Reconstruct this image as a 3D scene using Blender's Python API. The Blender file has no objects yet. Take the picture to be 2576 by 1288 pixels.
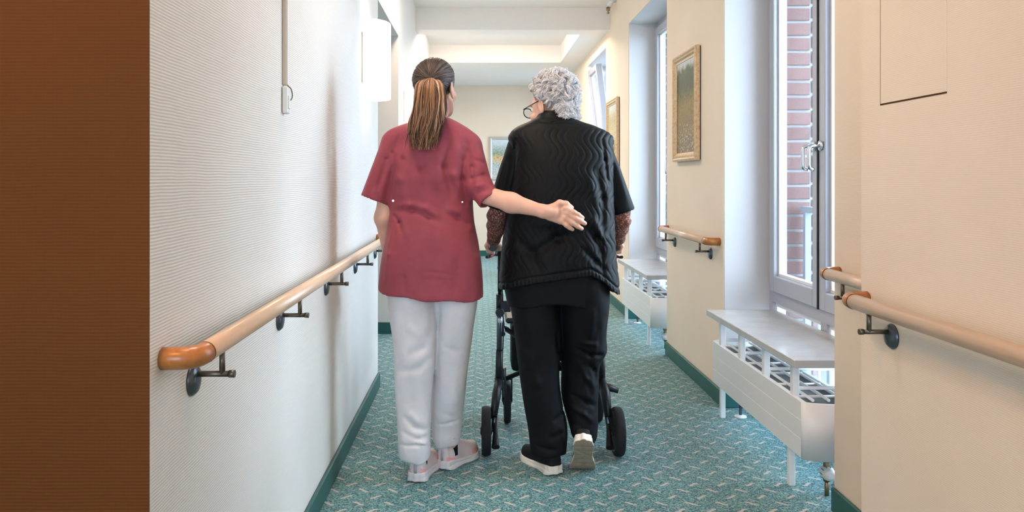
import bpy, bmesh, math, random
import numpy as np
from mathutils import Vector, Matrix
random.seed(7); np.random.seed(7)
PI = math.pi
scene = bpy.context.scene
C = scene.collection

# ---------------------------------------------------------------- camera
FPX, VX, HY, CH = 2000.0, 1207.0, 452.0, 1.2      # focal px, vanishing point, horizon row, lens height
cam_d = bpy.data.cameras.new('camera'); cam = bpy.data.objects.new('camera', cam_d); C.objects.link(cam)
cam.location = (0, 0, CH); cam.rotation_euler = (PI/2, 0, 0)
cam_d.sensor_fit = 'HORIZONTAL'; cam_d.sensor_width = 36
cam_d.lens = FPX/2576*36
cam_d.shift_x = (1288-VX)/2576; cam_d.shift_y = -(644-HY)/2576
cam_d.clip_start = 0.02
scene.camera = cam
def pt(px, py, Y):
    """a spot of the photograph taken at distance Y (metres) from the lens"""
    return ((px-VX)*Y/FPX, Y, CH-(py-HY)*Y/FPX)

# ---------------------------------------------------------------- world, light, exposure
vs = scene.view_settings
vs.view_transform = 'Standard'; vs.look = 'None'; vs.gamma = 1.0; vs.use_curve_mapping = False
vs.exposure = 0.38
w = bpy.data.worlds.new('overcast_sky'); scene.world = w; w.use_nodes = True
bg = w.node_tree.nodes['Background']
bg.inputs[0].default_value = (0.60, 0.78, 1.0, 1); bg.inputs[1].default_value = 11.0
sun_d = bpy.data.lights.new('veiled_sun', 'SUN'); sun_d.energy = 2.9; sun_d.angle = math.radians(34); sun_d.color = (0.74, 0.87, 1.0)
sun = bpy.data.objects.new('veiled_sun', sun_d); C.objects.link(sun); sun.location = (6, 4, 5)
sun.rotation_euler = Vector((-1.0, -0.30, -0.40)).to_track_quat('-Z', 'Y').to_euler()
def portal(loc, rot, sx, sy):
    l = bpy.data.lights.new('window_portal', 'AREA'); l.shape = 'RECTANGLE'; l.size = sx; l.size_y = sy
    l.cycles.is_portal = True
    o = bpy.data.objects.new('window_portal', l); C.objects.link(o); o.location = loc; o.rotation_euler = rot
for y0, y1 in ((2.88, 4.19), (5.46, 6.87), (8.10, 9.45), (10.72, 12.05)):
    portal((1.9, (y0+y1)/2, 1.3), (0, PI/2, 0), 2.5, y1-y0)
portal((-0.7, -3.18, 1.55), (PI/2, 0, 0), 2.4, 1.7)
scene.cycles.max_bounces = 10; scene.cycles.diffuse_bounces = 5
scene.cycles.sample_clamp_indirect = 8.0
scene.cycles.caustics_reflective = False; scene.cycles.caustics_refractive = False

# ---------------------------------------------------------------- materials
def lin(c):
    c = c/255.0
    return c/12.92 if c <= 0.04045 else ((c+0.055)/1.055)**2.4
def S(r, g, b): return (lin(r), lin(g), lin(b), 1)
class NT:
    def __init__(s, name, rough=0.6, spec=0.5, metal=0.0, color=None):
        s.m = bpy.data.materials.new(name); s.m.use_nodes = True
        s.t = s.m.node_tree; s.b = s.t.nodes['Principled BSDF']
        s.b.inputs['Roughness'].default_value = rough
        s.b.inputs['Specular IOR Level'].default_value = spec
        s.b.inputs['Metallic'].default_value = metal
        if color: s.b.inputs['Base Color'].default_value = color
    def n(s, typ, **kw):
        nd = s.t.nodes.new(typ)
        for k, v in kw.items():
            if k.startswith('i_'):
                nd.inputs[int(k[2:]) if k[2:].isdigit() else k[2:]].default_value = v
            else: setattr(nd, k, v)
        return nd
    def l(s, a, b):
        s.t.links.new(a, b)
    def math(s, op, a, b=None, c=None):
        nd = s.n('ShaderNodeMath', operation=op)
        for i, v in enumerate((a, b, c)):
            if v is None: continue
            if isinstance(v, (int, float)): nd.inputs[i].default_value = v
            else: s.l(v, nd.inputs[i])
        return nd.outputs[0]
    def coord(s, which='Object'):
        return s.n('ShaderNodeTexCoord').outputs[which]
    def xyz(s, vec):
        o = s.n('ShaderNodeSeparateXYZ'); s.l(vec, o.inputs[0]); return o.outputs
    def noise(s, scale, detail=3, rough=0.5, vec=None, sc=None):
        nd = s.n('ShaderNodeTexNoise'); nd.inputs['Scale'].default_value = scale
        nd.inputs['Detail'].default_value = detail; nd.inputs['Roughness'].default_value = rough
        vec = vec or s.coord()
        if sc:
            mp = s.n('ShaderNodeMapping'); mp.inputs['Scale'].default_value = sc; s.l(vec, mp.inputs[0]); vec = mp.outputs[0]
        s.l(vec, nd.inputs['Vector']); return nd.outputs['Fac']
    def ramp(s, fac, stops):
        r = s.n('ShaderNodeValToRGB'); e = r.color_ramp.elements
        while len(e) < len(stops): e.new(0.5)
        for el, (p, c) in zip(e, stops): el.position = p; el.color = c
        s.l(fac, r.inputs[0]); return r.outputs[0]
    def mix(s, fac, a, b, blend='MIX'):
        nd = s.n('ShaderNodeMix', data_type='RGBA', blend_type=blend)
        for v, i in ((fac, 0), (a, 6), (b, 7)):
            if isinstance(v, (int, float)): nd.inputs[i].default_value = v
            elif isinstance(v, tuple): nd.inputs[i].default_value = v
            else: s.l(v, nd.inputs[i])
        return nd.outputs[2]
    def col(s, out): s.l(out, s.b.inputs['Base Color'])
    def bump(s, h, strength=0.3, dist=0.01):
        b = s.n('ShaderNodeBump'); b.inputs['Strength'].default_value = strength; b.inputs['Distance'].default_value = dist
        s.l(h, b.inputs['Height']); s.l(b.outputs[0], s.b.inputs['Normal'])
M = {}
def plain(key, color, rough=0.5, spec=0.5, metal=0.0, vary=0.0, nscale=20, bump=0.0, bscale=200, bdist=0.002):
    t = NT(key, rough, spec, metal, color)
    if vary:
        a = tuple(c*(1-vary) for c in color[:3])+(1,); b = tuple(min(1, c*(1+vary)) for c in color[:3])+(1,)
        t.col(t.ramp(t.noise(nscale), [(0.3, a), (0.7, b)]))
    if bump: t.bump(t.noise(bscale, 2), bump, bdist)
    M[key] = t.m; return t

def wallpaper(key, c1, c2, strength=0.5, row=0.0062):
    t = NT(key, 0.75, 0.25)
    x, y, z = t.xyz(t.coord())
    u = t.math('ADD', x, y)
    wob = t.noise(9, 2)
    zz = t.math('ADD', z, t.math('MULTIPLY', wob, 0.006))
    rows = t.math('SINE', t.math('MULTIPLY', zz, 2*PI/row))
    n1 = t.noise(60, 2, sc=(1, 1, 3.0))
    weave = t.math('SINE', t.math('ADD', t.math('MULTIPLY', u, 2*PI/0.0075), t.math('MULTIPLY', n1, 5.0)))
    h = t.math('ADD', t.math('MULTIPLY', rows, t.math('ADD', 0.55, t.math('MULTIPLY', n1, 0.6))), t.math('MULTIPLY', weave, 0.16))
    t.bump(h, strength, 0.0016)
    t.col(t.ramp(t.noise(2.2, 4), [(0.3, c1), (0.7, c2)]))
    M[key] = t.m
wallpaper('wallpaper', S(224, 219, 213), S(229, 225, 219), 0.19)
wallpaper('wallpaper_fine', S(229, 212, 191), S(234, 218, 198), 0.10, 0.0048)
wallpaper('wallpaper_shaded', S(93, 53, 12), S(98, 56, 14), 0.16)  # near wall's warm shade put into a dark brown base colour
plain('paint_white', S(235, 230, 224), 0.7, 0.3, vary=0.01)
plain('reveal_plaster', S(205, 202, 201), 0.75, 0.3, bump=0.25, bscale=260)
plain('lacquer_white', S(232, 231, 229), 0.35, 0.5)
plain('alu', S(176, 178, 186), 0.38, 0.5, 0.15)
plain('alu_dark', S(60, 62, 68), 0.5, 0.4)
plain('steel', S(196, 196, 196), 0.25, 0.5, 1.0)
plain('bronze', S(110, 102, 92), 0.38, 0.5, 0.85)
plain('gasket', S(22, 22, 24), 0.6)
plain('seam_dark', S(84, 52, 28), 0.9, 0.1)
plain('plastic_white', S(228, 226, 222), 0.4)
plain('plastic_beige', S(196, 180, 162), 0.5)
plain('mortar', S(172, 169, 167), 0.9, 0.1, bump=0.5, bscale=90)
plain('paving', S(150, 150, 150), 0.9, 0.1, vary=0.1)
plain('chrome', S(225, 225, 228), 0.12, 0.5, 1.0)
plain('grille_grey', S(112, 110, 108), 0.6)
plain('brass', S(150, 130, 100), 0.35, 0.5, 0.8)
plain('black_plastic', S(24, 24, 26), 0.45, 0.4, bump=0.1, bscale=300)
plain('black_metal', S(38, 42, 46), 0.3, 0.5, 0.6)
plain('grey_metal', S(92, 98, 104), 0.3, 0.5, 0.7)
plain('rubber', S(34, 35, 37), 0.75, 0.25, bump=0.15, bscale=220)
plain('red_grip', S(150, 28, 52), 0.5)
def _brick():
    t = NT('brick', 0.88, 0.15)
    oi = t.n('ShaderNodeObjectInfo').outputs['Random']
    base = t.ramp(oi, [(0.0, S(122, 84, 78)), (0.5, S(132, 93, 86)), (1.0, S(113, 77, 72))])
    t.col(t.mix(t.math('MULTIPLY', t.noise(45, 4), 0.35), base, S(160, 136, 128)))
    t.bump(t.noise(120, 4), 0.5, 0.004); M['brick'] = t.m
_brick()
def _wood(key, c1, c2, c3, rough, scv=(30, 2.0, 30)):
    t = NT(key, rough, 0.5)
    n = t.noise(3.0, 5, 0.6, sc=scv)
    t.col(t.ramp(n, [(0.3, c1), (0.5, c2), (0.72, c3)]))
    t.bump(t.noise(10, 3, sc=(60, 2, 60)), 0.04, 0.002); M[key] = t.m
_wood('rail_wood', S(204, 172, 144), S(211, 181, 154), S(218, 190, 165), 0.28)
_wood('elbow_wood', S(158, 96, 46), S(170, 108, 54), S(180, 118, 62), 0.3)
def _marble():
    t = NT('shelf_stone', 0.16, 0.5)
    n = t.noise(7, 6, 0.65)
    v = t.n('ShaderNodeTexVoronoi'); v.inputs['Scale'].default_value = 26; t.l(t.coord(), v.inputs['Vector'])
    base = t.ramp(n, [(0.3, S(176, 173, 171)), (0.6, S(190, 187, 185))])
    spots = t.ramp(t.noise(40, 5, 0.7), [(0.66, (0, 0, 0, 1)), (0.74, (1, 1, 1, 1))])
    t.col(t.mix(t.math('MULTIPLY', spots, 0.5), base, S(140, 128, 118))); M['shelf_stone'] = t.m
_marble()
def _carpet():
    t = NT('carpet', 0.72, 0.25)
    x, y, z = t.xyz(t.coord())
    # fine flecked ground: short strokes in dark teal and pale grey green
    v = t.n('ShaderNodeTexVoronoi', feature='F1'); v.inputs['Scale'].default_value = 270
    mp = t.n('ShaderNodeMapping'); mp.inputs['Scale'].default_value = (0.75, 1.2, 1); mp.inputs['Rotation'].default_value = (0, 0, 0.5)
    t.l(t.coord(), mp.inputs[0]); t.l(mp.outputs[0], v.inputs['Vector'])
    cr = t.xyz(v.outputs['Color'])[0]
    fleck = t.math('ADD', t.math('MULTIPLY', cr, 0.7), t.math('MULTIPLY', t.noise(260, 2), 0.45))
    ground = t.ramp(fleck, [(0.26, S(2, 54, 60)), (0.45, S(14, 88, 94)), (0.60, S(70, 128, 128)), (0.80, S(130, 162, 158))])
    # rose coloured tildes in a staggered grid, leaning one way in one row and the other in the next
    GX, GY = 0.112, 0.062
    row = t.math('FLOOR', t.math('DIVIDE', y, GY))
    odd = t.math('MODULO', t.math('ABSOLUTE', row), 2.0)
    uu = t.math('ADD', t.math('DIVIDE', x, GX), t.math('MULTIPLY', odd, 0.5))
    u = t.math('MULTIPLY', t.math('SUBTRACT', t.math('FRACT', t.math('ADD', uu, 100.0)), 0.5), GX)
    vv = t.math('MULTIPLY', t.math('SUBTRACT', t.math('FRACT', t.math('ADD', t.math('DIVIDE', y, GY), 100.0)), 0.5), GY)
    sg = t.math('SUBTRACT', t.math('MULTIPLY', odd, 2.0), 1.0)
    lean = t.math('MULTIPLY', t.math('MULTIPLY', u, sg), 0.42)
    crv = t.math('MULTIPLY', t.math('SINE', t.math('MULTIPLY', u, 2*PI/0.052)), t.math('MULTIPLY', sg, 0.0055))
    d = t.math('ABSOLUTE', t.math('ADD', t.math('ADD', vv, lean), t.math('ADD', crv, t.math('MULTIPLY', t.math('SUBTRACT', t.noise(160, 2), 0.5), 0.006))))
    inl = t.math('LESS_THAN', t.math('ABSOLUTE', u), 0.0205)
    wd = t.math('MULTIPLY', t.math('SUBTRACT', 1.0, t.math('MULTIPLY', t.math('ABSOLUTE', u), 22.0)), 0.0085)
    dash = t.math('MULTIPLY', t.math('LESS_THAN', d, wd), inl)
    t.col(t.mix(t.math('MULTIPLY', dash, 0.78), ground, S(198, 178, 168)))
    t.bump(fleck, 0.35, 0.003)
    t.b.inputs['Sheen Weight'].default_value = 0.15
    M['carpet'] = t.m
_carpet()
plain('baseboard_green', S(36, 90, 86), 0.45, 0.45, vary=0.06, nscale=8)
def _glass():
    m = bpy.data.materials.new('pane_glass'); m.use_nodes = True; t = m.node_tree; t.nodes.clear()
    o = t.nodes.new('ShaderNodeOutputMaterial'); mx = t.nodes.new('ShaderNodeMixShader')
    tr = t.nodes.new('ShaderNodeBsdfTransparent'); gl = t.nodes.new('ShaderNodeBsdfGlossy'); gl.inputs['Roughness'].default_value = 0.02
    lw = t.nodes.new('ShaderNodeLayerWeight'); lw.inputs[0].default_value = 0.5
    pw = t.nodes.new('ShaderNodeMath'); pw.operation = 'POWER'; pw.inputs[1].default_value = 4.0; t.links.new(lw.outputs['Facing'], pw.inputs[0])
    fr = t.nodes.new('ShaderNodeMath'); fr.operation = 'MULTIPLY_ADD'; fr.inputs[1].default_value = 0.6; fr.inputs[2].default_value = 0.04; t.links.new(pw.outputs[0], fr.inputs[0])
    tr.inputs[0].default_value = (0.96, 0.98, 0.98, 1)
    t.links.new(fr.outputs[0], mx.inputs[0]); t.links.new(tr.outputs[0], mx.inputs[1]); t.links.new(gl.outputs[0], mx.inputs[2])
    t.links.new(mx.outputs[0], o.inputs[0]); M['pane_glass'] = m
_glass()
def emis(key, color, strength):
    t = NT(key, 0.4, 0.4, 0, color); t.b.inputs['Emission Color'].default_value = color; t.b.inputs['Emission Strength'].default_value = strength
    M[key] = t.m
emis('opal_glass', (1.0, 0.96, 0.92, 1), 1.3)
emis('lamp_warm', (1.0, 0.38, 0.08, 1), 92.0)
emis('lamp_fill', (1.0, 0.80, 0.62, 1), 52.0)
emis('lamp_fill_far', (1.0, 0.82, 0.68, 1), 110.0)

# ---------------------------------------------------------------- mesh helpers
def box(bm, lo, hi, bev=0.0, seg=1):
    vs_ = [bm.verts.new((x, y, z)) for x in (lo[0], hi[0]) for y in (lo[1], hi[1]) for z in (lo[2], hi[2])]
    q = ((0, 1, 3, 2), (4, 6, 7, 5), (0, 4, 5, 1), (2, 3, 7, 6), (0, 2, 6, 4), (1, 5, 7, 3))
    fs = [bm.faces.new([vs_[i] for i in f]) for f in q]
    if bev:
        es = list({e for f in fs for e in f.edges})
        bmesh.ops.bevel(bm, geom=es, offset=bev, segments=seg, affect='EDGES', profile=0.5)
def frames_along(pts):
    pts = [Vector(p) for p in pts]; out = []; up = Vector((0, 0, 1))
    prev = None
    for i, p in enumerate(pts):
        a = pts[max(i-1, 0)]; b = pts[min(i+1, len(pts)-1)]
        t = (b-a).normalized()
        if prev is None:
            n = t.cross(up)
            if n.length < 1e-4: n = t.cross(Vector((0, 1, 0)))
        else: n = prev-t*prev.dot(t)
        n.normalize(); prev = n; out.append((p, n, t.cross(n)))
    return out
def tube(bm, pts, r, n=12, cap=True, flat=1.0):
    rings = []
    for i, (p, a, b) in enumerate(frames_along(pts)):
        rr = r[i] if isinstance(r, (list, tuple, np.ndarray)) else r
        rings.append([bm.verts.new(p+a*(rr*math.cos(2*PI*k/n))+b*(rr*flat*math.sin(2*PI*k/n))) for k in range(n)])
    for A, B in zip(rings, rings[1:]):
        for k in range(n):
            f = bm.faces.new((A[k], A[(k+1) % n], B[(k+1) % n], B[k])); f.smooth = True
    if cap:
        bm.faces.new(list(reversed(rings[0]))); bm.faces.new(rings[-1])
def lathe(bm, prof, c, axis='z', n=24):
    """profile of (radius, height) turned about an axis through c"""
    rings = []
    for r, h in prof:
        ring = []
        for k in range(n):
            a = 2*PI*k/n; u, v = r*math.cos(a), r*math.sin(a)
            p = {'z': (u, v, h), 'x': (h, u, v), 'y': (u, h, v)}[axis]
            ring.append(bm.verts.new((c[0]+p[0], c[1]+p[1], c[2]+p[2])))
        rings.append(ring)
    for A, B in zip(rings, rings[1:]):
        for k in range(n):
            f = bm.faces.new((A[k], A[(k+1) % n], B[(k+1) % n], B[k])); f.smooth = True
    bm.faces.new(list(reversed(rings[0]))); bm.faces.new(rings[-1])
def arc(a, ctrl, b, n=8):
    a, ctrl, b = Vector(a), Vector(ctrl), Vector(b)
    return [a*(1-t)**2+ctrl*2*t*(1-t)+b*t*t for t in [i/n for i in range(n+1)]]
def fin(name, bm, mat, parent=None, smooth_angle=None):
    bmesh.ops.recalc_face_normals(bm, faces=bm.faces)
    me = bpy.data.meshes.new(name); bm.to_mesh(me); bm.free()
    return link(name, me, mat, parent)
def link(name, me, mat, parent=None):
    o = bpy.data.objects.new(name, me); C.objects.link(o)
    if mat is not None and not me.materials: me.materials.append(M[mat] if isinstance(mat, str) else mat)
    if parent: o.parent = parent; o.matrix_parent_inverse = Matrix.Translation(parent.location).inverted()
    return o
def made(name, fn, mat, parent=None, **kw):
    bm = bmesh.new(); fn(bm); o = fin(name, bm, mat, parent)
    for k, v in kw.items(): o[k] = v
    return o
def boxes(name, lst, mat, parent=None, bev=0.0, **kw):
    def fn(bm):
        for lo, hi in lst: box(bm, lo, hi, bev)
    return made(name, fn, mat, parent, **kw)
def thing(name, label, cat, loc=(0, 0, 0), group=None):
    o = bpy.data.objects.new(name, None); C.objects.link(o); o.location = loc; o.empty_display_size = 0.1
    o['label'] = label; o['category'] = cat
    if group: o['group'] = group
    return o
def tag(o, label, cat, group=None):
    o['label'] = label; o['category'] = cat
    if group: o['group'] = group
    return o
ST = dict(kind='structure')
# ================================================================ the corridor itself
XL, XL2, XR, XN = -0.59, -0.634, 1.285, 1.08       # left wall, left wall further on, window piers, near right wall
YC, YA, YB, YE = 1.42, 4.60, 6.20, 12.50           # corner by the lens, side passage, end wall
ZC, ZS, ZH = 2.90, 2.68, 2.55                      # ceiling, lowered ceiling, window heads
WIN = ((2.88, 4.19), (5.46, 6.87), (8.10, 9.45), (10.72, 12.05))
boxes('floor', [((-3.2, -3.2, -0.1), (1.62, 12.7, 0.0))], 'carpet', **ST)
boxes('wall_left', [((-0.75, YC+0.002, 0), (XL, YA, ZC))], 'wallpaper', **ST)
boxes('wall_corner', [((-3.2, YC, 0), (XL-0.0005, YC+0.12, ZC))], 'wallpaper_shaded', **ST)
boxes('wall_passage', [((-2.6, YB, 0), (XL2, YB+0.15, ZC)), ((-2.75, YA-0.1, 0), (-2.6, YB+0.15, ZC)), ((-2.6, YA-0.12, 0), (-0.75, YA, ZC)),
                       ((-2.6, YA, 2.32), (XL2, YB, ZC))], 'wallpaper', **ST)
boxes('wall_left_far', [((-0.8, YB+0.15, 0), (XL2, YE, ZC))], 'wallpaper', **ST)
boxes('wall_end', [((-0.9, YE, 0), (1.9, YE+0.15, ZC))], 'wallpaper_fine', **ST)
boxes('wall_right', [((XR, 2.25, 0), (1.60, WIN[0][0], ZC)), ((XR, WIN[0][1], 0), (1.60, WIN[1][0], ZC)),
                     ((XR, WIN[1][1], 0), (1.60, WIN[2][0], ZC)), ((XR, WIN[2][1], 0), (1.60, WIN[3][0], ZC)), ((XR, WIN[3][1], 0), (1.60, YE, ZC))] +
                    [((XR, a, ZH), (1.60, b, ZC)) for a, b in WIN] +
                    [((XN, -3.2, 0), (1.60, 2.25, ZC))], 'wallpaper_fine', **ST)
for a, b in WIN:      # white plaster lining of the window reveals
    boxes('reveal', [((XR+0.004, b-0.004, 0), (1.53, b+0.001, ZH)), ((XR+0.004, a-0.001, 0), (1.53, a+0.004, ZH)), ((XR+0.004, a, ZH-0.004), (1.53, b, ZH+0.001))],
          'reveal_plaster', bpy.data.objects['wall_right'])
boxes('wall_back', [((-3.2, -3.3, 0), (-1.9, -3.2, ZC)), ((0.5, -3.3, 0), (1.3, -3.2, ZC)), ((-1.9, -3.3, 0), (0.5, -3.2, 0.7)), ((-1.9, -3.3, 2.4), (0.5, -3.2, ZC)),
                    ((-3.3, -3.3, 0), (-3.2, YC+0.1, ZC))], 'wallpaper', **ST)
def _ceil(bm):
    box(bm, (-3.3, -3.3, ZC), (1.9, YE+0.15, ZC+0.1))
    y0, y1, y2 = 7.85, 8.12, 10.05
    box(bm, (-0.8, y0, ZS), (XR+0.3, y1, ZC+0.02))
    box(bm, (-0.8, y2, ZS), (XR+0.3, YE+0.1, ZC+0.02))
    box(bm, (1.02, y1, ZS), (XR+0.3, y2, ZC+0.02))
made('ceiling', _ceil, 'paint_white', **ST)
# green skirting
H = 0.088
boxes('baseboard_left', [((XL, YC+0.01, 0), (XL+0.014, YA, H))], 'baseboard_green', bev=0.004, **ST)
boxes('baseboard_passage', [((-2.6, YB-0.014, 0), (XL2, YB, H))], 'baseboard_green', **ST)
boxes('baseboard_left_far', [((XL2, YB, 0), (XL2+0.014, YE, H))], 'baseboard_green', **ST)
boxes('baseboard_end', [((XL2, YE-0.014, 0), (1.285, YE, H))], 'baseboard_green', **ST)
boxes('baseboard_right', [((XR-0.014, WIN[0][1], 0), (XR, WIN[1][0], H)), ((XR-0.014, WIN[1][1], 0), (XR, WIN[2][0], H)), ((XR-0.014, WIN[2][1], 0), (XR, WIN[3][0], H)), ((XR-0.014, WIN[3][1], 0), (XR, YE, H)),
                          ((XR-0.014, 2.25, 0), (XR, WIN[0][0], H)), ((XN-0.014, -3.2, 0), (XN, 2.25, H))] +
                         [((XR-0.014, b-0.014, 0), (1.52, b, H)) for a, b in WIN], 'baseboard_green', bev=0.004, **ST)

plain('rail_grey', S(150, 160, 166), 0.5)
# ---- outside: brick outer leaf beside each window, railing, paving
out = boxes('wall_outside', [((1.60, WIN[0][1]+0.01, -0.3), (1.98, WIN[1][0]-0.01, 3.2)), ((1.60, WIN[1][1]+0.01, -0.3), (1.98, WIN[2][0]-0.01, 3.2)),
                             ((1.60, WIN[2][1]+0.01, -0.3), (1.98, WIN[3][0]-0.01, 3.2)), ((1.60, WIN[3][1]+0.01, -0.3), (1.98, 12.6, 3.2)), ((1.60, -3.3, -0.3), (1.98, WIN[0][0]-0.01, 3.2)), ((1.60, -3.3, 2.62), (1.98, 12.6, 3.2))], 'mortar', **ST)
def _bm_brick(w):
    bm = bmesh.new(); box(bm, (-w/2, 0, -0.032), (w/2, 0.012, 0.032), 0.003)
    bmesh.ops.recalc_face_normals(bm, faces=bm.faces)
    me = bpy.data.meshes.new('brick'); bm.to_mesh(me); bm.free(); me.materials.append(M['brick']); return me
BM1, BM2 = _bm_brick(0.128), _bm_brick(0.112)
rb = random.Random(3)
for a, b in WIN[:2]:
    for k in range(33):
        z = 0.03+k*0.0785
        for me, x in ((BM1, 1.612+0.064+rb.uniform(-.002, .002)), (BM2, 1.612+0.128+0.012+0.056)):
            o = bpy.data.objects.new('brick', me); C.objects.link(o); o.parent = out
            o.location = (x, b-0.002-rb.uniform(0, .003), z+(0.012 if me is BM2 else 0)); o.rotation_euler = (0, rb.uniform(-.012, .012), 0)
boxes('ground_outside', [((1.60, -6, -0.45), (12, 20, -0.35))], 'paving', **ST)
for i, (a, b) in enumerate(WIN):
    r = thing('balcony_railing', ['pale metal railing outside the window nearest the lens', 'pale metal railing outside the middle window', 'pale metal railing outside the tilted far window', 'pale metal railing outside the added window by the end wall'][i], 'railing', (1.70, a, 0), 'railings outside the windows')
    made('top_rail', lambda bm: box(bm, (1.68, a+0.03, 1.03), (1.72, b-0.03, 1.06)), 'rail_grey', r)
    for k in range(9):
        y = a+0.06+k*(b-a-0.12)/8; q = 0.015 if k in (0, 8) else 0.008
        made('baluster', lambda bm: box(bm, (1.70-q, y-q, 0.06), (1.70+q, y+q, 1.03)), 'rail_grey', r)
    made('bottom_rail', lambda bm: box(bm, (1.685, a+0.03, 0.03), (1.715, b-0.03, 0.06)), 'rail_grey', r)

# ---- windows: grey metal frames, two sashes over a low fixed light
def window(i, a, b, tilt=False):
    win = bpy.data.objects.new('window_%d' % i, None); C.objects.link(win); win['kind'] = 'structure'; win.location = (1.56, a, 0)
    x0, x1, m = 1.525, 1.595, (a+b)/2
    fw = 0.05
    zt, zm = ZH, 0.60        # head, transom above the low lights
    def frame(bm):
        box(bm, (x0, a, 0.02), (x1, a+fw, zt)); box(bm, (x0, b-fw, 0.02), (x1, b, zt)); box(bm, (x0, a+fw, zt-fw), (x1, b-fw, zt))
        box(bm, (x0, a+fw, zm-0.035), (x1, b-fw, zm+0.02)); box(bm, (x0, a+fw, 0.02), (x1, b-fw, 0.09)); box(bm, (x0+0.004, m-0.03, 0.09), (x1, m+0.03, zm-0.035))
    made('window_frame', frame, 'alu', win)
    for j, (y0, y1) in enumerate(((a+fw+0.004, m-0.004), (m+0.004, b-fw-0.004))):
        z0, z1 = zm+0.024, zt-fw-0.004
        s = 0.062; xs0, xs1 = 1.505, 1.575
        # sashes are built upright; a tilted one leans in about its foot
        sash = bpy.data.objects.new('sash', None)
        def sf(bm):
            box(bm, (xs0, y0, z0), (xs1, y0+s, z1), 0.004); box(bm, (xs0, y1-s, z0), (xs1, y1, z1), 0.004)
            box(bm, (xs0, y0+s, z0), (xs1, y1-s, z0+s+0.02), 0.004); box(bm, (xs0, y0+s, z1-s), (xs1, y1-s, z1), 0.004)
        sash = made('sash', sf, 'alu', win)
        def beads(bm):
            w = 0.014; A, B, Z0, Z1 = y0+s, y1-s, z0+s+0.02, z1-s
            for lo, hi in (((A, Z0), (A+w, Z1)), ((B-w, Z0), (B, Z1)), ((A+w, Z0), (B-w, Z0+w)), ((A+w, Z1-w), (B-w, Z1))):
                box(bm, (1.53, lo[0], lo[1]), (1.56, hi[0], hi[1]))
        bd = made('glazing_bead', beads, 'lacquer_white', sash)
        gl = made('pane', lambda bm: box(bm, (1.543, y0+s, z0+s+0.02), (1.549, y1-s, z1-s)), 'pane_glass', sash)
        kids = [sash, bd, gl]
        if j == 0 or not tilt:
            hy = y1-0.03 if j == 0 else y0+0.03
            def handle(bm):
                lathe(bm, [(0.012, 0), (0.022, 0.002), (0.022, 0.010), (0.010, 0.012)], (xs0-0.012, hy, 1.35), 'x', 16)
                hz, hx = 1.35, xs0-0.055
                tube(bm, [(xs0-0.01, hy, hz)]+arc((hx+0.02, hy, hz), (hx, hy, hz), (hx, hy, hz-0.02), 5)+arc((hx, hy, hz-0.085), (hx, hy, hz-0.105), (hx+0.02, hy, hz-0.105), 5), 0.0085, 10)
            kids.append(made('window_handle', handle, 'chrome', sash if False else win))
        if j == 0:
            made('weather_seal', lambda bm: box(bm, (1.4995, m-0.0045, z0), (1.56, m+0.0045, z1)), 'gasket', win)
        if tilt and j == 1:
            P = Vector((1.54, 0, z0)); R = Matrix.Translation(P) @ Matrix.Rotation(math.radians(-7), 4, 'Y') @ Matrix.Translation(-P)
            for o in kids: o.data.transform(R)
        # low fixed light
        y0l, y1l = (a+fw, m-0.03) if j == 0 else (m+0.03, b-fw)
        made('low_pane', lambda bm: box(bm, (1.556, y0l, 0.09), (1.562, y1l, zm-0.035)), 'pane_glass', win)
        def lf(bm):
            w = 0.022
            box(bm, (1.54, y0l, 0.09), (1.58, y0l+w, zm-0.035)); box(bm, (1.54, y1l-w, 0.09), (1.58, y1l, zm-0.035))
            box(bm, (1.54, y0l+w, zm-0.057), (1.58, y1l-w, zm-0.035)); box(bm, (1.54, y0l+w, 0.09), (1.58, y1l-w, 0.112))
        made('low_frame', lf, 'lacquer_white', win)
    return win
window(1, *WIN[0]); window(2, *WIN[1]); window(3, *WIN[2], tilt=True); window(5, *WIN[3])  # last one, by the end wall, is unseen, added to brighten it
# unseen window added behind the lens for neutral fill light
wb = bpy.data.objects.new('window_4', None); C.objects.link(wb); wb['kind'] = 'structure'; wb.location = (-0.7, -3.25, 0.6)
boxes('window_frame', [((-1.9, -3.28, 0.7), (-1.84, -3.22, 2.4)), ((0.44, -3.28, 0.7), (0.5, -3.22, 2.4)), ((-0.73, -3.28, 0.7), (-0.67, -3.22, 2.4)),
                       ((-1.84, -3.28, 0.7), (0.44, -3.22, 0.76)), ((-1.84, -3.28, 2.34), (0.44, -3.22, 2.4))], 'alu', wb)
for a_, b_ in ((-1.84, -0.73), (-0.67, 0.44)): boxes('pane', [((a_, -3.252, 0.76), (b_, -3.246, 2.34))], 'pane_glass', wb)
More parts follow.
